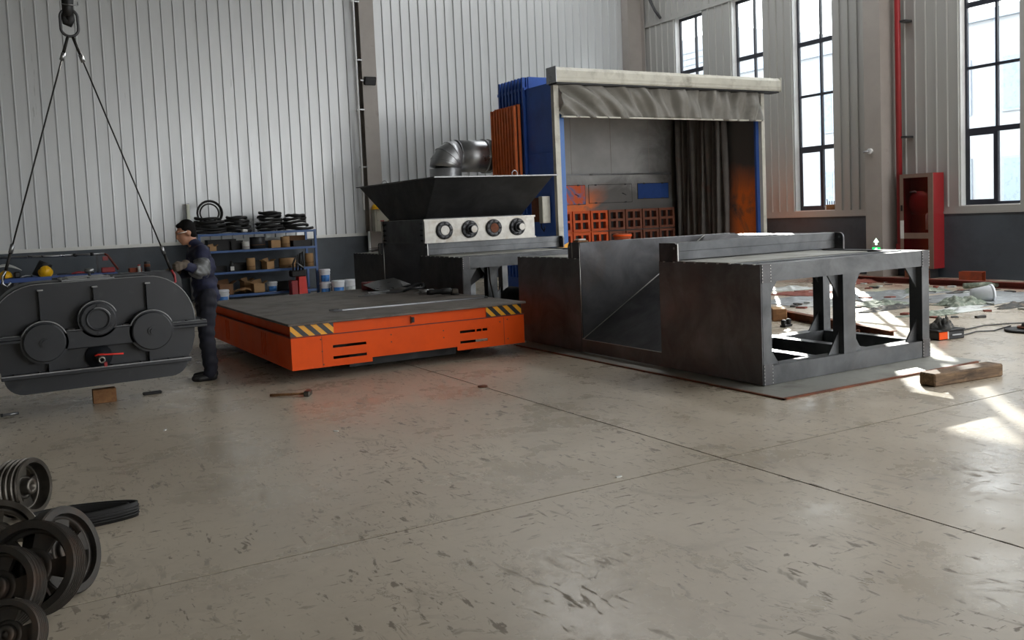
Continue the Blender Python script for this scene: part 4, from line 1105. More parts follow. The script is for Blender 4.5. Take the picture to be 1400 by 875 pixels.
bin_('low dark bin on the second shelf left of the white tube', 4.83, SHZ[2], .26, .2, 20.55)
roll('cut_tube', 'white torn paper tube on the second shelf', 'tube', 4.98, SHZ[2], .085, .17, 'paper_white', 20.42)
roll('steel_drum', 'dark steel drum on the second shelf', 'drum', 5.28, SHZ[2], .17, .26, 'dark_steel', 20.55)
carton('square tan carton in the middle of the second shelf', 5.65, SHZ[2], .22, .2, .17, 'card', .1, flaps=False)
roll('paper_roll', 'tall tan paper roll on the second shelf', 'roll', 5.88, SHZ[2], .1, .24, 'card', 20.44)
carton('brown carton at the back right of the second shelf', 6.2, SHZ[2], .42, .3, .25, 'card_dark', .0, 20.66, False)
bin_('wide black bin at the right end of the second shelf', 6.28, SHZ[2], .44, .14)
o = thing('bottle', 'small dark bottle with pale label on the third shelf', 'bottle', (4.65, 20.42, SHZ[1]))
MB().lathe([(0, 0), (.05, 0), (.052, .01), (.052, .15), (.03, .18), (.03, .23), (0, .23)], 16).build('body', 'black', o); MB().box(-.04, .04, -.056, -.045, .02, .11).build('label_patch', 'paper_white', o)
bin_('low black bin beside the small bottle on the third shelf', 4.88, SHZ[1], .3, .17, 20.6)
bin_('long black bin behind the bottle at the left of the third shelf', 4.42, SHZ[1], .34, .12, 20.6)
roll('paper_roll', 'tall tan paper roll standing on the third shelf', 'roll', 5.07, SHZ[1], .095, .27, 'card', 20.42)
bin_('black bin between the tall roll and the open carton', 5.3, SHZ[1], .24, .2, 20.55)
carton('torn open carton on the third shelf', 5.5, SHZ[1], .2, .2, .17, 'card', .4)
roll('filter_drum', 'wide low tan drum on the third shelf', 'drum', 5.92, SHZ[1], .19, .22, 'card', 20.5)
roll('paper_roll', 'tan paper roll at the right end of the third shelf', 'roll', 6.42, SHZ[1], .1, .3, 'card', 20.46)
carton('torn brown carton at the left of the bottom shelf', 4.5, SHZ[0], .3, .26, .24, 'card_dark', .1)
def fn(u, v): return (4.68+.36*u, 20.36+.26*v, SHZ[0]+.03+.05*math.sin(7*u+3*v)*math.cos(5*v+u*3)+.05)
tag(MB().sheet(fn, 10, 6, .006, False).build('crumpled_paper', 'card'), 'crumpled brown paper on the bottom shelf', 'paper')
carton('tan carton with open flaps in the middle of the bottom shelf', 5.22, SHZ[0], .24, .24, .2, 'card', 0)
carton('open carton leaning behind the tan carton on the bottom shelf', 5.05, SHZ[0], .2, .2, .26, 'card', .3, 20.66)
bin_('dark bin at the right of the bottom shelf', 5.8, SHZ[0], .3, .2, 20.5)
def pail(label, x, y, z, r, h, lab='pail_label', group='white paint pails by the rack'):
    o = thing('paint_pail', label, 'pail', (x, y, z), 0, group)
    MB().lathe([(0, 0), (r*.86, 0), (r*.98, h*.8), (r*.98, h*.86), (0, h*.86)], 24).build('body', 'pail_white', o)
    MB().lathe([(0, h*.86), (r*1.04, h*.84), (r*1.06, h*.88), (r*1.02, h*.97), (r*.95, h), (0, h)], 24).build('lid', 'pail_white', o)
    m = MB(); n = 10
    def lf(u, v):
        t = -PI/2-.2+(u-.5)*1.9; rr = r*(.86+.12*(v*.55+.08)/.8)+.004
        return (rr*math.cos(t), rr*math.sin(t), h*(.06+v*.5))
    m.sheet(lf, 12, 1, .002).build('printed_label', lab, o)
    MB().tube([(r*1.0*math.cos(t), r*1.0*math.sin(t), h*.72-.14*h*math.sin(-t)) for t in [-PI+PI*k/12 for k in range(13)]], .004, 5).build('bail_handle', 'pail_white', o)
    return o
pail('blue-labelled pail on the bottom rack shelf', 5.52, 20.42, SHZ[0], .115, .22)
pail('upper white pail of the stack of two beside the rack leg', 6.68, 20.2, .312, .125, .3)
pail('lower white pail of the stack of two beside the rack leg', 6.68, 20.2, 0, .13, .31)
pail('white pail with wide blue label, left of the two by the dark box', 6.9, 19.95, 0, .15, .35)
pail('white pail with pale label nearest the dark machine base', 7.2, 19.95, 0, .15, .35, 'pail_label_pale')
pail('white pail on the floor behind the worker', 4.32, 20.0, 0, .14, .33)
rc = thing('hose_trolley', 'red trolley with black hoses standing before the rack', 'trolley', (5.98, 19.85, 0))
MB().rbox(-.18, -.04, 0, .25, .05, .42, .01).build('red_case', 'red_paint', rc); MB().prism([(-.02, .05), (.18, .05), (.15, .5), (-.01, .5)], 0, .25, 'xz').build('red_case', 'red_bright', rc)
MB().rbox(-.16, .17, .02, .26, .5, .64, .02).build('black_head', 'black', rc)
for k in range(4):
    MB().tube([(-.1+.07*k, .1, .6), (-.12+.08*k, .02, .8), (-.02+.05*k, .1, .95+.03*k), (.1-.02*k, .16, .9), (.14, .14, .62)], .022, 8).build('hose', 'rubber', rc)
MB().tube([(-.05, -.0, .82), (.1, -.02, .7)], .014, 8).build('lever', 'galv', rc)
for u in (-.14, .14): MB().cyl((u, -.01, .05), (u, .26, .05), .05, n=16).build('roller', 'rubber', rc)
# light tube leaning on the wall behind the rack
lt = thing('light_tube', 'white light tube standing against the wall at the rack end', 'light tube', (3.97, 21.3, 1.38))
MB().rbox(-.035, .035, -.03, .03, .44, .84, .01).build('tube', 'tube_light', lt); MB().rbox(-.05, .04, .0, .06, -1.38, .86, .01).build('backing', 'galv', lt)

# ================================================================== WORKBENCH ON THE LEFT
wk = thing('workbench', 'blue edged workbench along the back wall behind the gear reducer', 'workbench', (-1.4, 19.5, 0))
MB().box(0, 3.62, 0, .8, .79, .87).build('top', 'blue_paint', wk)
for u in (.05, 1.8, 3.5):
    for v in (.03, .7): MB().box(u, u+.07, v, v+.07, 0, .79).build('leg', 'dark_steel', wk)
MB().box(.05, 3.57, .3, .76, .2, .24).build('shelf', 'dark_steel', wk)
MB().box(.05, 3.57, .74, .77, .24, .79).build('back_panel', 'dark_steel', wk)
def helmet(label, loc, rot, m='yellow', vis=False):
    o = thing('safety_helmet', label, 'helmet', loc, 0, None, rot)
    MB().lathe([(.118, 0), (.115, .03), (.105, .075), (.08, .115), (.045, .135), (.0, .14)], 24).build('shell', m, o)
    MB().lathe([(.112, -.002), (.13, 0), (.132, .01), (.112, .012)], 24, closed=True).build('brim', m, o)
    MB().prism([(.1, -.07), (.185, -.045), (.195, 0), (.185, .045), (.1, .07)], .0, .008, 'xy').build('peak', m, o)
    MB().box(-.11, .11, -.009, .009, .05, .139).build('ridge', m, o) if False else MB().tube([(.1*math.cos(t), 0, .012+.132*math.sin(t)) for t in [.3+2.5*k/10 for k in range(11)]], .009, 6).build('ridge', m, o)
    return o
helmet('yellow safety helmet tipped up on the workbench', (.95, 19.62, .945), (0, -.9, 1.6))
helmet('yellow helmet under a pale visor at the left of the workbench', (.28, 19.65, .88), (0, .1, 2.6))
vs = thing('welding_mask', 'black welding mask leaning on the tipped yellow helmet', 'mask', (.82, 19.78, .875), 0, None, (.3, .5, .3))
def fn(u, v): t = -1.2+2.4*u; return (.14*math.sin(t), -.13*math.cos(t)+.05*v, .3*v+.02*math.sin(3*u))
MB().sheet(fn, 12, 6, .006).build('shell', 'black', vs); MB().box(-.06, .06, -.14, -.128, .13, .2).build('viewing_window', 'dark_steel', vs)
def fn(u, v): return (.05+.5*u, 19.5+.3*v, 1.07+.09*math.sin(PI*u)*(.5+.5*v)-.05*u*u)
tag(MB().sheet(fn, 8, 4, .006).build('face_visor', 'plastic_pale'), 'pale curved plastic visor over the left helmet', 'visor')
po = thing('lance_pipe', 'long pale pipe with dark joints resting above the workbench', 'pipe', (0, 20.1, 0))
MB().tube([(.0, 0, 1.27), (1.05, 0, 1.245), (1.5, 0, 1.24)], .026, 10).build('pipe', 'galv', po)
MB().tube([(1.5, 0, 1.24), (2.06, 0, 1.235)], .022, 10).build('thin_pipe', 'galv', po)
for u in (1.52, 1.83): MB().cyl((u-.03, 0, 1.24), (u+.03, 0, 1.238), .034, n=10).build('joint', 'black', po)
MB().tube([(2.06, 0, 1.235), (2.12, 0, 1.2), (2.3, -.02, .9)], .022, 8).build('bent_end', 'rust_red', po)
MB().box(2.02, 2.12, -.04, .04, 1.1, 1.18).build('clamp', 'red_paint', po)
MB().box(.1, .14, -.02, .02, .872, 1.25).build('prop', 'dark_steel', po)
MB().box(1.9, 1.94, -.02, .02, .872, 1.22).build('prop', 'dark_steel', po)
tag(MB().rbox(-.12, .12, -.1, .1, 0, .1, .015).build('red_vice_block', 'red_paint', None, (2.06, 19.66, .871)), 'red metal block at the right end of the workbench', 'block')
TL = [('pliers', 'red-handled pliers lying right of the tipped helmet', 1.55, 'red_paint', .3), ('wrench', 'dark wrench lying left of the tipped helmet', .62, 'galv', .9), ('file_tool', 'long dark file in the middle of the workbench', 1.3, 'dark_steel', .05), ('hand_drill', 'dark hand drill next to the left helmet', .46, 'black', .4), ('tape_roll', 'small black roll behind the red pliers', 1.75, 'rubber', 0)]
for i, (n_, lb, x, m, rz) in enumerate(TL):
    o = thing(n_, lb, 'tool', (x, 19.7-.06*i % .1, .872), rz)
    if n_ == 'tape_roll':
        MB().lathe([(.03, 0), (.06, 0), (.06, .05), (.03, .05)], 18, closed=True).build('roll', m, o); continue
    MB().tube([(-.15, 0, .02), (0, .01, .03), (.12, 0, .02)], [.012, .018, .014], 8).build('handle', m, o)
    MB().tube([(.12, 0, .02), (.18, .02, .02), (.2, .05, .02)], [.016, .02, .012], 8).build('head', 'dark_steel', o)
    if n_ == 'hand_drill': MB().rbox(-.05, .06, -.04, .04, 0, .12, .02).build('motor_body', m, o)
    if n_ == 'pliers': MB().tube([(-.15, .05, .02), (0, .02, .045), (.12, 0, .02)], .013, 8).build('handle', m, o)
# tool tray seen between the reducer and the worker
tt = thing('tool_tray', 'low tray of boxes and jars behind the gear reducer', 'tray', (2.55, 19.9, 0))
MB().box(-.2, .62, 0, .5, .78, .82).build('tray_top', 'galv', tt)
for u in (-.16, .54):
    for v in (.04, .42): MB().box(u, u+.04, v, v+.04, 0, .78).build('leg', 'dark_steel', tt)
tag(MB().rbox(-.12, .12, -.1, .1, 0, .09, .01).build('red_box', 'rust_orange', None, (2.62, 20.1, .822)), 'rusty red box on the tool tray', 'box')
o = thing('jar', 'small pale jar on the tool tray', 'jar', (2.68, 19.96, .822)); MB().lathe([(0, 0), (.03, 0), (.03, .12), (.025, .13), (0, .13)], 14).build('body', 'paper_white', o); MB().lathe([(0, .13), (.03, .13), (.03, .16), (0, .16)], 14).build('lid', 'red_paint', o)
o = thing('jar', 'dark tall tin on the tool tray', 'tin', (2.85, 20.05, .822)); MB().lathe([(0, 0), (.06, 0), (.06, .2), (.05, .21), (0, .21)], 16).build('body', 'dark_steel', o); MB().lathe([(.06, .1), (.062, .1), (.062, .16), (.06, .16)], 16, closed=True).build('band', 'rust', o)

# ================================================================== ON THE WALLS
cp = thing('cable_conduit', 'thin white conduit running up the back wall column', 'conduit', (8.1, 21.2, 0))
MB().cyl((0, 0, 1.95), (0, 0, ZR), .03, n=12).build('pipe', 'white_paint', cp); MB().cyl((.1, .0, 0), (.1, 0, 1.42), .03, n=12).build('pipe', 'white_paint', cp)
for z in (3, 4.4, 5.6, 7): MB().box(-.045, .16, -.01, .03, z-.015, z+.015).build('clip', 'galv', cp)
fd = thing('flood_light', 'small black floodlight on the back wall column', 'light', (8.42, 21.17, 5.1))
MB().rbox(-.15, .15, -.05, .02, -.1, .1, .012, M=Matrix.Rotation(.35, 4, 'X')).build('housing', 'black', fd)
MB().box(-.125, .125, -.056, -.05, -.08, .08, M=Matrix.Rotation(.35, 4, 'X')).build('lens', 'lamp_lens', fd)
MB().box(-.02, .02, .02, .05, -.03, .03).box(-.24, -.14, .0, .03, -.01, .02).build('bracket', 'galv', fd)
eb = thing('junction_cabinet', 'beige electrical cabinet on the back wall column', 'electrical box', (8.54, 20.98, 1.4))
MB().rbox(-.25, .25, 0, .2, 0, .55, .006).build('case', 'box_beige', eb)
d = MB().rbox(-.21, .245, -.014, 0, .02, .53, .004).build('door', 'box_beige', eb)
MB().prism([(.06, .22), (.12, .22), (.09, .28)], -.017, -.014, 'xz').build('warning_sign', 'haz_yellow', d)
MB().box(-.12, -.02, -.017, -.014, .25, .275).build('name_plate', 'red_paint', d); MB().cyl((-.18, -.014, .28), (-.18, -.03, .28), .012, n=10).build('lock', 'galv', d)
helmet('yellow safety helmet on top of the electrical cabinet', (8.37, 21.06, 1.953), (0, 0, -1.4))
def m_gr():
    t = NT('glass_red'); tr = t.n('ShaderNodeBsdfTransparent'); tr.inputs[0].default_value = (.8, .66, .66, 1)
    g2 = t.n('ShaderNodeBsdfGlossy'); g2.inputs['Roughness'].default_value = .05; mx = t.n('ShaderNodeMixShader'); mx.inputs[0].default_value = .07
    t.l(tr.outputs[0], mx.inputs[1]); t.l(g2.outputs[0], mx.inputs[2]); t.l(mx.outputs[0], t.out.inputs[0])
m_gr()
# red standpipe and hose cabinet by the window wall
rp = thing('red_standpipe', 'tall red fire pipe on the window wall beside the beige column', 'pipe', (16.85, 12.6, 0))
MB().cyl((0, 0, .7), (0, 0, ZR), .06, n=16).build('pipe', 'red_paint', rp)
for z in (2.95, 5.35, 7.6): MB().box(-.01, .2, -.2, -.05, z-.02, z+.02).build('bracket', 'dark_steel', rp)
MB().box(-.005, .03, -.1, .1, .2, .7).build('pipe_foot', 'red_paint', rp)
fc = thing('fire_cabinet', 'red fire hose cabinet with framed glass door', 'fire cabinet', (16.68, 11.7, .2))
D2, LW, HH = .36, .77, 1.96
MB().box(.02, D2, 0, .02, 0, HH).build('side_panel', 'red_paint', fc); MB().box(.02, D2, LW-.02, LW, 0, HH).build('side_panel', 'red_paint', fc)
MB().box(.02, D2, .02, LW-.02, 0, .02).build('bottom_panel', 'red_paint', fc); MB().box(.02, D2, .02, LW-.02, HH-.02, HH).build('top_panel', 'red_paint', fc)
MB().box(D2-.02, D2, .02, LW-.02, .02, HH-.02).build('back_panel', 'hose_red', fc)
dr = MB().box(0, .02, 0, .11, 0, HH).box(0, .02, LW-.08, LW, 0, HH).box(0, .02, .11, LW-.08, HH-.08, HH).box(0, .02, .11, LW-.08, .62, .74).box(0, .02, .11, LW-.08, 0, .06).build('door_frame', 'cab_frame', fc)
MB().box(-.03, 0, LW-.06, LW-.04, 1.2, 1.32).build('door_handle', 'black', dr)
MB().box(.006, .012, .11, LW-.08, .74, HH-.08).build('door_glass', 'glass_red', fc)
MB().box(.006, .012, .11, LW-.08, .06, .62).build('door_glass', 'glass_red', fc)
MB().lathe([(.04, 0), (.25, 0), (.25, .03), (.2, .03), (.2, .1), (.25, .1), (.25, .13), (.04, .13)], 28, axis_m((.24, LW/2, 1.35), (-1, 0, 0))).build('hose_reel', 'red_paint', fc)
MB().lathe([(0, 0), (.06, 0), (.06, .3), (.03, .34), (0, .34)], 16, axis_m((.14, .2, .8), (0, 0, 1))).build('nozzle_bottle', 'paper_white', fc)
MB().tube([(.2, LW/2, 1.5), (.1, LW/2+.1, 1.6), (.08, LW/2+.2, 1.58)], .02, 8).build('hose_nozzle', 'galv', fc)
MB().box(-.004, 0, LW-.09, LW-.005, .62, 1.0).build('notice_strip', 'paper_white', fc)
MB().box(.02, .3, .1, LW-.1, -.2, 0).build('plinth', 'dark_steel', fc)
# emergency sign: green arrow and figure low on the column
ex = thing('exit_sign', 'small glowing green exit sign low on the beige column', 'sign', (16.5, 12.93, .44), 0, None, (0, 0, 0))
MB().box(0, .012, -.11, .11, 0, .4).build('backing', 'col_paint', ex)
q = [(-.0, .40), (-.07, .31), (-.025, .31), (-.025, .25), (.025, .25), (.025, .31), (.07, .31)]
MB().prism(q, -.004, 0, 'yz').build('arrow', 'sign_white', ex)
MB().box(-.004, 0, -.1, .1, .12, .2).build('figure_strip', 'sign_green', ex)
MB().box(-.004, 0, -.11, .11, .0, .09).build('text_strip', 'sign_green', ex)
for k in range(4): MB().box(-.006, -.004, -.09+.05*k, -.06+.05*k, .02, .07).build('glyph', 'sign_white', ex)
MB().prism([(-.05, .13), (-.02, .16), (-.03, .19), (.01, .19), (.04, .16), (.02, .15), (.0, .17), (.0, .13)], -.006, -.004, 'yz').build('running_figure', 'sign_white', ex)
vv = thing('camera_mount', 'small round white fitting on the beige column', 'fitting', (16.5, 13.05, 2.7))
MB().cyl((.02, 0, 0), (-.03, 0, 0), .06, n=18).build('plate', 'white_paint', vv); MB().cyl((-.03, 0, 0), (-.1, .1, -.02), .025, n=10).build('stem', 'galv', vv)
sb = thing('sill_block', 'brown block with tools on the window sill', 'block', (17.08, 14.62, 1.473))
MB().rbox(-.03, .08, -.12, .14, 0, .12, .008).build('block', 'wood', sb); MB().box(-.032, -.03, .1, .14, .0, .1).build('paper', 'paper_white', sb)
for k in range(4): MB().cyl((.02, .1-.06*k, .12), (.03, .13-.07*k, .2+.05*(k == 0)), .01, n=8).build('tool_handle', 'dark_steel', sb)

# ================================================================== FLOOR THINGS ON THE RIGHT
def ibeam(name, label, a, b, h, w, m):
    a = Vector(a); b = Vector(b); d = b-a; L = d.length; rz = math.atan2(d.y, d.x)
    o = thing(name, label, 'steel beam', a, rz)
    MB().box(0, L, -w/2, w/2, 0, .012).build('bottom_flange', m, o); MB().box(0, L, -w/2, w/2, h-.012, h).build('top_flange', m, o); MB().box(0, L, -.006, .006, .012, h-.012).build('web', m, o)
    return o
ibeam('steel_rail', 'dark rusty rail on the floor behind the machine base', (9.15, 6.95, 0), (10.35, 10.6, 0), .11, .1, 'rust')
ibeam('steel_rail', 'long red rusty rail on the floor along the window wall', (15.55, 7.6, 0), (15.45, 13.6, 0), .11, .14, 'rust_red')
def sqtube(label, loc, L, a, rz, m):
    o = thing('square_tube', label, 'steel tube', loc, rz); t = .012
    for (y0, y1, z0, z1, n_) in ((0, a, 0, t, 'wall'), (0, a, a-t, a, 'wall'), (0, t, t, a-t, 'wall'), (a-t, a, t, a-t, 'wall')):
        MB().box(0, L, y0, y1, z0, z1).build('tube_'+n_, m, o)
    return o
sqtube('short rust orange square tube under the right window', (16.55, 10.5, 0), .42, .2, PI/2+.2, 'rust_orange')
sqtube('short brown square tube at the foot of the fire cabinet', (16.35, 11.55, 0), .42, .2, PI/2+.2, 'rust')
tb = thing('timber_block', 'weathered timber beam on the floor in front of the machine base', 'timber', (7.06, 4.95, 0), -.09)
MB().rbox(0, .88, 0, .17, 0, .115, .012).build('beam', 'wood_old', tb)
MB().box(.3, .62, -.001, .0, .005, .108).build('dark_stain', 'black', tb) if False else None
w2 = thing('wood_block', 'wood block beside the rail seen through the frame', 'wood block', (9.7, 9.1, 0), .9); MB().rbox(0, .34, 0, .2, 0, .17, .01).build('block', 'wood', w2); MB().box(.01, .33, .01, .19, .17, .175).build('top_face', 'card', w2)
cl = thing('floor_clamp', 'small dark clamp on the floor seen through the frame', 'clamp', (9.25, 8.7, 0), .3); MB().box(-.1, .1, -.04, .04, 0, .03).build('base', 'black', cl); MB().rbox(-.1, -.04, -.03, .03, .03, .1, .01).build('jaw', 'black', cl); MB().rbox(.04, .1, -.03, .03, .03, .1, .01).build('jaw', 'black', cl)
R2 = random.Random(11)
ch = thing('chain_pile', 'small heap of rusty chain on the floor behind the frame', 'chain', (9.15, 7.6, 0))
for k in range(34):
    t = k*.7; r = .15*(1-k/50)+.02
    c = Vector((r*math.cos(t)+.006*k*(k > 22)*.6, -.2*(k > 22)*(k-22)/12+r*math.sin(t)*.8, .02+.05*max(0, 1-k/16)))
    M = Matrix.Translation(c) @ Euler((R2.uniform(-.6, .6), R2.uniform(-.4, .4), t+PI/2)).to_matrix().to_4x4()
    MB().tube([(.035*math.cos(a), .02*math.sin(a), 0) for a in [2*PI*q/10 for q in range(10)]], .008, 6, True, M).build('link', 'rust', ch)
# tool box with a rag on it
tx = thing('tool_case', 'black and orange tool case on the floor right of the machine base', 'tool case', (9.42, 6.55, 0), -.15)
MB().rbox(.0, .4, 0, .2, 0, .1, .01).build('body', 'black', tx); MB().rbox(.0, .13, -.008, .0, .01, .095, .003).build('orange_panel', 'orange_paint', tx); MB().box(.13, .145, -.009, 0, .01, .1).build('edge_strip', 'paper_white', tx)
MB().rbox(-.02, .4, -.01, .21, .1, .12, .005).build('lid', 'black', tx); MB().box(.2, .34, -.012, -.009, .045, .06).build('handle_slot', 'galv', tx)
def clump(label, x, y, z, a, b, h, m, seed, cat='rag', name='rag'):
    r = random.Random(seed); ph = [r.uniform(0, 6) for _ in range(8)]
    def fn(u, v):
        X, Y_ = (u-.5)*2, (v-.5)*2; rr = min(1, math.hypot(X, Y_))
        k = 1+.2*math.sin(3*math.atan2(Y_, X)+ph[0])+.1*math.sin(5*math.atan2(Y_, X)+ph[1])
        bump = .5+.3*math.sin(7*X+ph[2])*math.sin(6*Y_+ph[3])+.2*math.sin(15*X+ph[4]+4*Y_)*math.sin(13*Y_+ph[5])
        return (x+X*a*k, y+Y_*b*k, z+.006+h*max(0, (1-rr**1.5))**.6*max(.05, bump)+.012*h/.05*abs(math.sin(11*X+ph[6])*math.sin(9*Y_+ph[7]))*(rr < .98)*.4)
    return tag(MB().sheet(fn, 26, 26, .003).build(name, m), label, cat)
clump('crumpled dark rag heaped on the tool case', 9.62, 6.64, .121, .17, .11, .19, 'rag_dark', 1)
RG = [('pale plastic sheet scrap near the booth side', 13.4, 12.55, .5, .35, .06, 'plastic_pale', 'plastic sheet'),
      ('reddish cloth scrap behind the machine base posts', 12.9, 11.6, .55, .4, .07, 'rag_red', 'cloth'),
      ('flat grey plastic sheet seen through the left frame opening', 11.8, 10.9, .7, .5, .05, 'plastic_grey', 'plastic sheet'),
      ('whitish crumpled sheet seen through the middle frame opening', 11.8, 10.1, .5, .3, .06, 'plastic_pale', 'plastic sheet'),
      ('rust coloured rag near the long red rail', 15.2, 12.4, .5, .35, .1, 'rag_red', 'rag'),
      ('wide grey plastic sheet on the floor behind the right frame post', 13.4, 10.4, 1.0, .6, .06, 'plastic_grey', 'plastic sheet'),
      ('green grey rag seen just left of the right frame post', 12.2, 9.5, .45, .3, .09, 'rag_green', 'rag'),
      ('long dark fold of cloth inside the right frame opening', 11.8, 9.0, .6, .16, .07, 'rag_dark', 'rag'),
      ('large grey plastic sheet spread right of the machine base', 13.6, 9.0, 1.1, .75, .06, 'plastic_grey', 'plastic sheet'),
      ('pale green rag close to the right frame post', 14.2, 10.25, .5, .3, .09, 'rag_green', 'rag'),
      ('camouflage green rag heap beside the white cup', 12.85, 8.55, .4, .32, .17, 'rag_green', 'rag'),
      ('white scrap sheet in front of the green rag heap', 12.2, 8.15, .55, .22, .05, 'plastic_pale', 'plastic sheet'),
      ('green cloth strip lowest of the scraps beside the frame post', 11.6, 8.1, .5, .18, .06, 'rag_green', 'rag'),
      ('dark fold of sheet right of the white cup', 13.2, 7.85, .5, .16, .07, 'rag_dark', 'rag'),
      ('grey sheet at the right edge of the picture', 14.4, 8.4, .7, .5, .05, 'plastic_grey', 'plastic sheet'),
      ('thin dark flat cloth above the white cup', 14.6, 9.6, .55, .16, .05, 'rag_dark', 'rag'),
      ('red stained rag at the foot of the window wall', 15.9, 11.4, .35, .2, .08, 'rag_red', 'rag')]
for i, (lb, x, y, a, b, h, m, c) in enumerate(RG):
    clump(lb, x, y, 0, a, b, h, m, 20+i, c, 'plastic_sheet' if 'plastic' in c else 'cloth_scrap' if c == 'cloth' else 'rag')
lit = [MB() for _ in range(3)]
for i in range(120):
    px, py = R2.uniform(11.0, 16.4), R2.uniform(7.2, 13.2)
    if py > px*1.02-1.0 or py < px*.48: continue
    M = Matrix.Translation((px, py, 0)) @ Matrix.Rotation(R2.uniform(0, 6), 4, 'Z')
    lit[i % 3].prism([(R2.uniform(.03, .14)*math.cos(t), R2.uniform(.02, .09)*math.sin(t)) for t in [2*PI*k/6 for k in range(6)]], .001, .002+R2.uniform(.006, .035), 'xy', M=M)
for m, ml, lb in zip(lit, ('rag_dark', 'plastic_pale', 'rag_red'), ('dark', 'pale', 'rusty red')):
    tag(m.build('floor_litter', ml), lb+' crumbs of litter strewn on the floor near the window wall', 'litter', None, 'stuff')
cu = thing('plastic_cup', 'tipped white plastic pail among the floor scraps', 'pail', (13.3, 8.5, .13), 0, None, (PI/2-.1, 0, .9))
MB().lathe([(0, -.15), (.1, -.15), (.125, .15), (.13, .16), (.12, .16), (.095, -.13), (0, -.13)], 24).build('body', 'pail_white', cu)
MB().lathe([(.124, .12), (.137, .13), (.137, .155), (.124, .16)], 24, closed=True).build('rim', 'pail_white', cu)
tag(MB().tube([(15.1, 10.0, .05), (15.4, 9.75, .06), (15.7, 9.5, .05)], .05, 10).build('rolled_mat', 'rag_green'), 'rolled green cloth on the floor by the long red rail', 'cloth roll')
tag(MB().tube([(9.75, 6.6, .05), (10.1, 6.72, .012), (10.35, 6.85, .01), (10.85, 6.91, .01), (11.2, 6.8, .01), (11.7, 6.5, .01)], .008, 6).build('cable_run', 'rubber'), 'thin cable trailing from the tool case to the right edge, upper one', 'cable')
tag(MB().tube([(9.75, 6.55, .03), (10.0, 6.6, .01), (10.3, 6.66, .01), (10.5, 6.56, .01), (10.72, 6.6, .012), (10.75, 6.5, .05)], .008, 6).build('cable_run', 'rubber'), 'thin cable from the tool case to the reel disc, lower one', 'cable')
rl = thing('cable_reel', 'flat dark reel disc on the floor at the right edge', 'reel', (10.75, 6.3, 0))
MB().lathe([(0, 0), (.24, 0), (.25, .01), (.25, .025), (.24, .03), (0, .03)], 28).build('disc', 'black', rl); MB().lathe([(0, .03), (.07, .03), (.06, .09), (.03, .11), (0, .11)], 16).build('hub', 'rag_dark', rl)
MB().tube([(.1*math.cos(t), .1*math.sin(t), .05) for t in [2*PI*k/20 for k in range(20)]], .014, 6, True).build('cable_turn', 'rust', rl)

# ================================================================== FLOOR THINGS ON THE LEFT AND MIDDLE
hm = thing('hammer', 'long wooden-handled hammer lying on the floor before the cart', 'hammer', (2.27, 8.72, .0), -.55)
MB().tube([(0, 0, .018), (.2, 0, .02), (.36, 0, .025)], [.014, .012, .012], 8).build('handle', 'wood', hm); MB().rbox(.34, .4, -.06, .06, 0, .055, .01).build('head', 'machined_dark', hm)
tag(MB().lathe([(0, 0), (.045, 0), (.05, .006), (.045, .014), (0, .014)], 20).build('steel_washer', 'rust', None, (4.08, 7.74, 0)), 'small rusty disc on the floor in front of the cart', 'disc')
bl = thing('steel_bolt', 'short steel bolt lying on the floor at the left edge', 'bolt', (.02, 9.53, .018), .1)
MB().cyl((0, 0, 0), (.13, 0, 0), .012, n=10).build('shank', 'galv', bl); MB().cyl((-.02, 0, 0), (0, 0, 0), .018, n=6, smooth=False).build('head', 'dark_steel', bl)
tag(MB().rbox(-.09, .09, -.03, .03, 0, .03, .008).build('rubber_pad', 'black', None, (1.35, 9.75, 0)), 'small black pad on the floor under the gear reducer', 'pad')
for (x, y, n_) in ((3.3, 4.5, 'pale chip of stone on the floor left of the joint crossing'), (1.17, 7.9, 'tiny white paper scrap in front of the wood block'), (2.3, 6.9, 'small white chip in the middle of the floor')):
    tag(MB().prism([(-.02, -.008), (.018, -.012), (.024, .006), (0, .012), (-.022, .007)], 0, .006, 'xy').build('floor_chip', 'paper_white', None, (x, y, 0), (0, 0, x)), n_, 'chip')

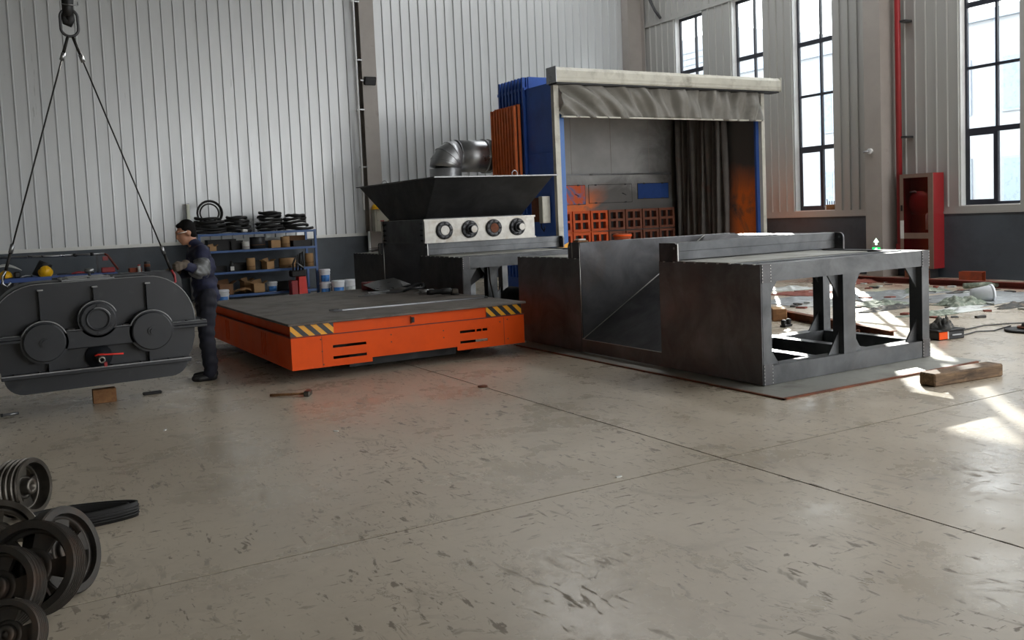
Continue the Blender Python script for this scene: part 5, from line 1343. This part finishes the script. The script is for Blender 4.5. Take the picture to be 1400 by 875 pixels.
# belt pulleys, bottom left
def pulley(label, c, d, R, wd, ng, nsp, face='cast_iron'):
    d = Vector(d).normalized()
    o = thing('belt_pulley', label, 'pulley', c, 0, 'belt pulleys on the floor'); M = axis_m((0, 0, 0), d)
    prof = [(R*.82, -wd/2), (R*.97, -wd/2)]
    if ng:
        st = wd*.94/ng; z = -wd*.47
        for k in range(ng): prof += [(R, z+st*.05), (R, z+st*.22), (R*.93, z+st*.45), (R*.93, z+st*.6), (R, z+st*.83), (R, z+st*.97)]; z += st
    else: prof += [(R, -wd*.45), (R, wd*.45)]
    prof += [(R*.97, wd/2), (R*.82, wd/2)]
    rm = MB().lathe(prof, 56, M, True, False).build('grooved_rim', face, o)
    for sgn in (1, -1): MB().lathe([(R*.82, sgn*(wd/2)), (R*.97, sgn*(wd/2)), (R*.97, sgn*(wd/2+.002)), (R*.82, sgn*(wd/2+.002))], 56, M, True, False).build('rim_face', face, rm)
    MB().lathe([(R*.12, -wd*.42), (R*.26, -wd*.42), (R*.28, -wd*.35), (R*.28, wd*.35), (R*.26, wd*.42), (R*.12, wd*.42)], 24, M, True).build('hub', face, o)
    MB().lathe([(R*.26, -.014), (R*.42, -.014), (R*.42, .014), (R*.26, .014)], 32, M, True).build('inner_web', face, o)
    MB().lathe([(R*.72, -.014), (R*.84, -.014), (R*.84, .014), (R*.72, .014)], 40, M, True).build('outer_web', face, o)
    for k in range(nsp):
        a = 2*PI*k/nsp; hw = PI/nsp*.5; pts = []
        for q in range(5): t = a-hw*1.25+hw*2.5*q/4; pts.append((R*.4*math.cos(t), R*.4*math.sin(t)))
        for q in range(5): t = a+hw-hw*2*q/4; pts.append((R*.74*math.cos(t), R*.74*math.sin(t)))
        MB().prism(pts, -.013, .013, 'xy', M=M).build('spoke', face, o)
    return o
pulley('upright grooved pulley with bright rim, farthest of the pulley heap', (.085, 6.06, .168), (.8, -.58, .12), .168, .15, 4, 4, 'machined_dark')
pulley('wide plain-rimmed pulley leaning at the right of the pulley heap', (.205, 4.60, .197), (.72, -.62, .3), .203, .08, 0, 5)
pulley('large six-groove pulley leaning in the middle of the pulley heap', (.075, 4.42, .205), (-.42, -.82, .38), .205, .12, 6, 5)
pulley('dark pulley at the left edge leaning on the six-groove pulley', (-.055, 4.33, .18), (-.45, -.8, .4), .175, .11, 4, 4)
pulley('small grooved pulley nearest the camera at the bottom left corner', (-.035, 3.93, .128), (-.35, -.85, .4), .132, .1, 5, 4)
pulley('pale flat ring pulley behind the leaning pulleys at the left edge', (-.06, 5.15, .16), (.1, -.75, .65), .19, .07, 0, 4, 'machined_dark')
bl = thing('drive_belt', 'black ribbed drive belt loop lying on edge beside the pulleys', 'belt', (.36, 5.66, 0), -.12)
for (f, h) in ((1.0, .085), (.86, .08)):
    def fn(u, v, f=f, h=h):
        t = 2*PI*u; return (f*.3*math.cos(t)-.03*(1-f), f*.115*math.sin(t)*(1+.25*math.cos(t)*-1), .001+h*v)
    MB().sheet(fn, 40, 1, .012).build('belt_band', 'rubber', bl)
    for z in (.02, .035, .05, .065):
        MB().tube([(f*.302*math.cos(t)-.03*(1-f), f*.117*math.sin(t)*(1-.25*math.cos(t)), z) for t in [2*PI*k/40 for k in range(40)]], .005, 5, True).build('belt_rib', 'rubber', bl)
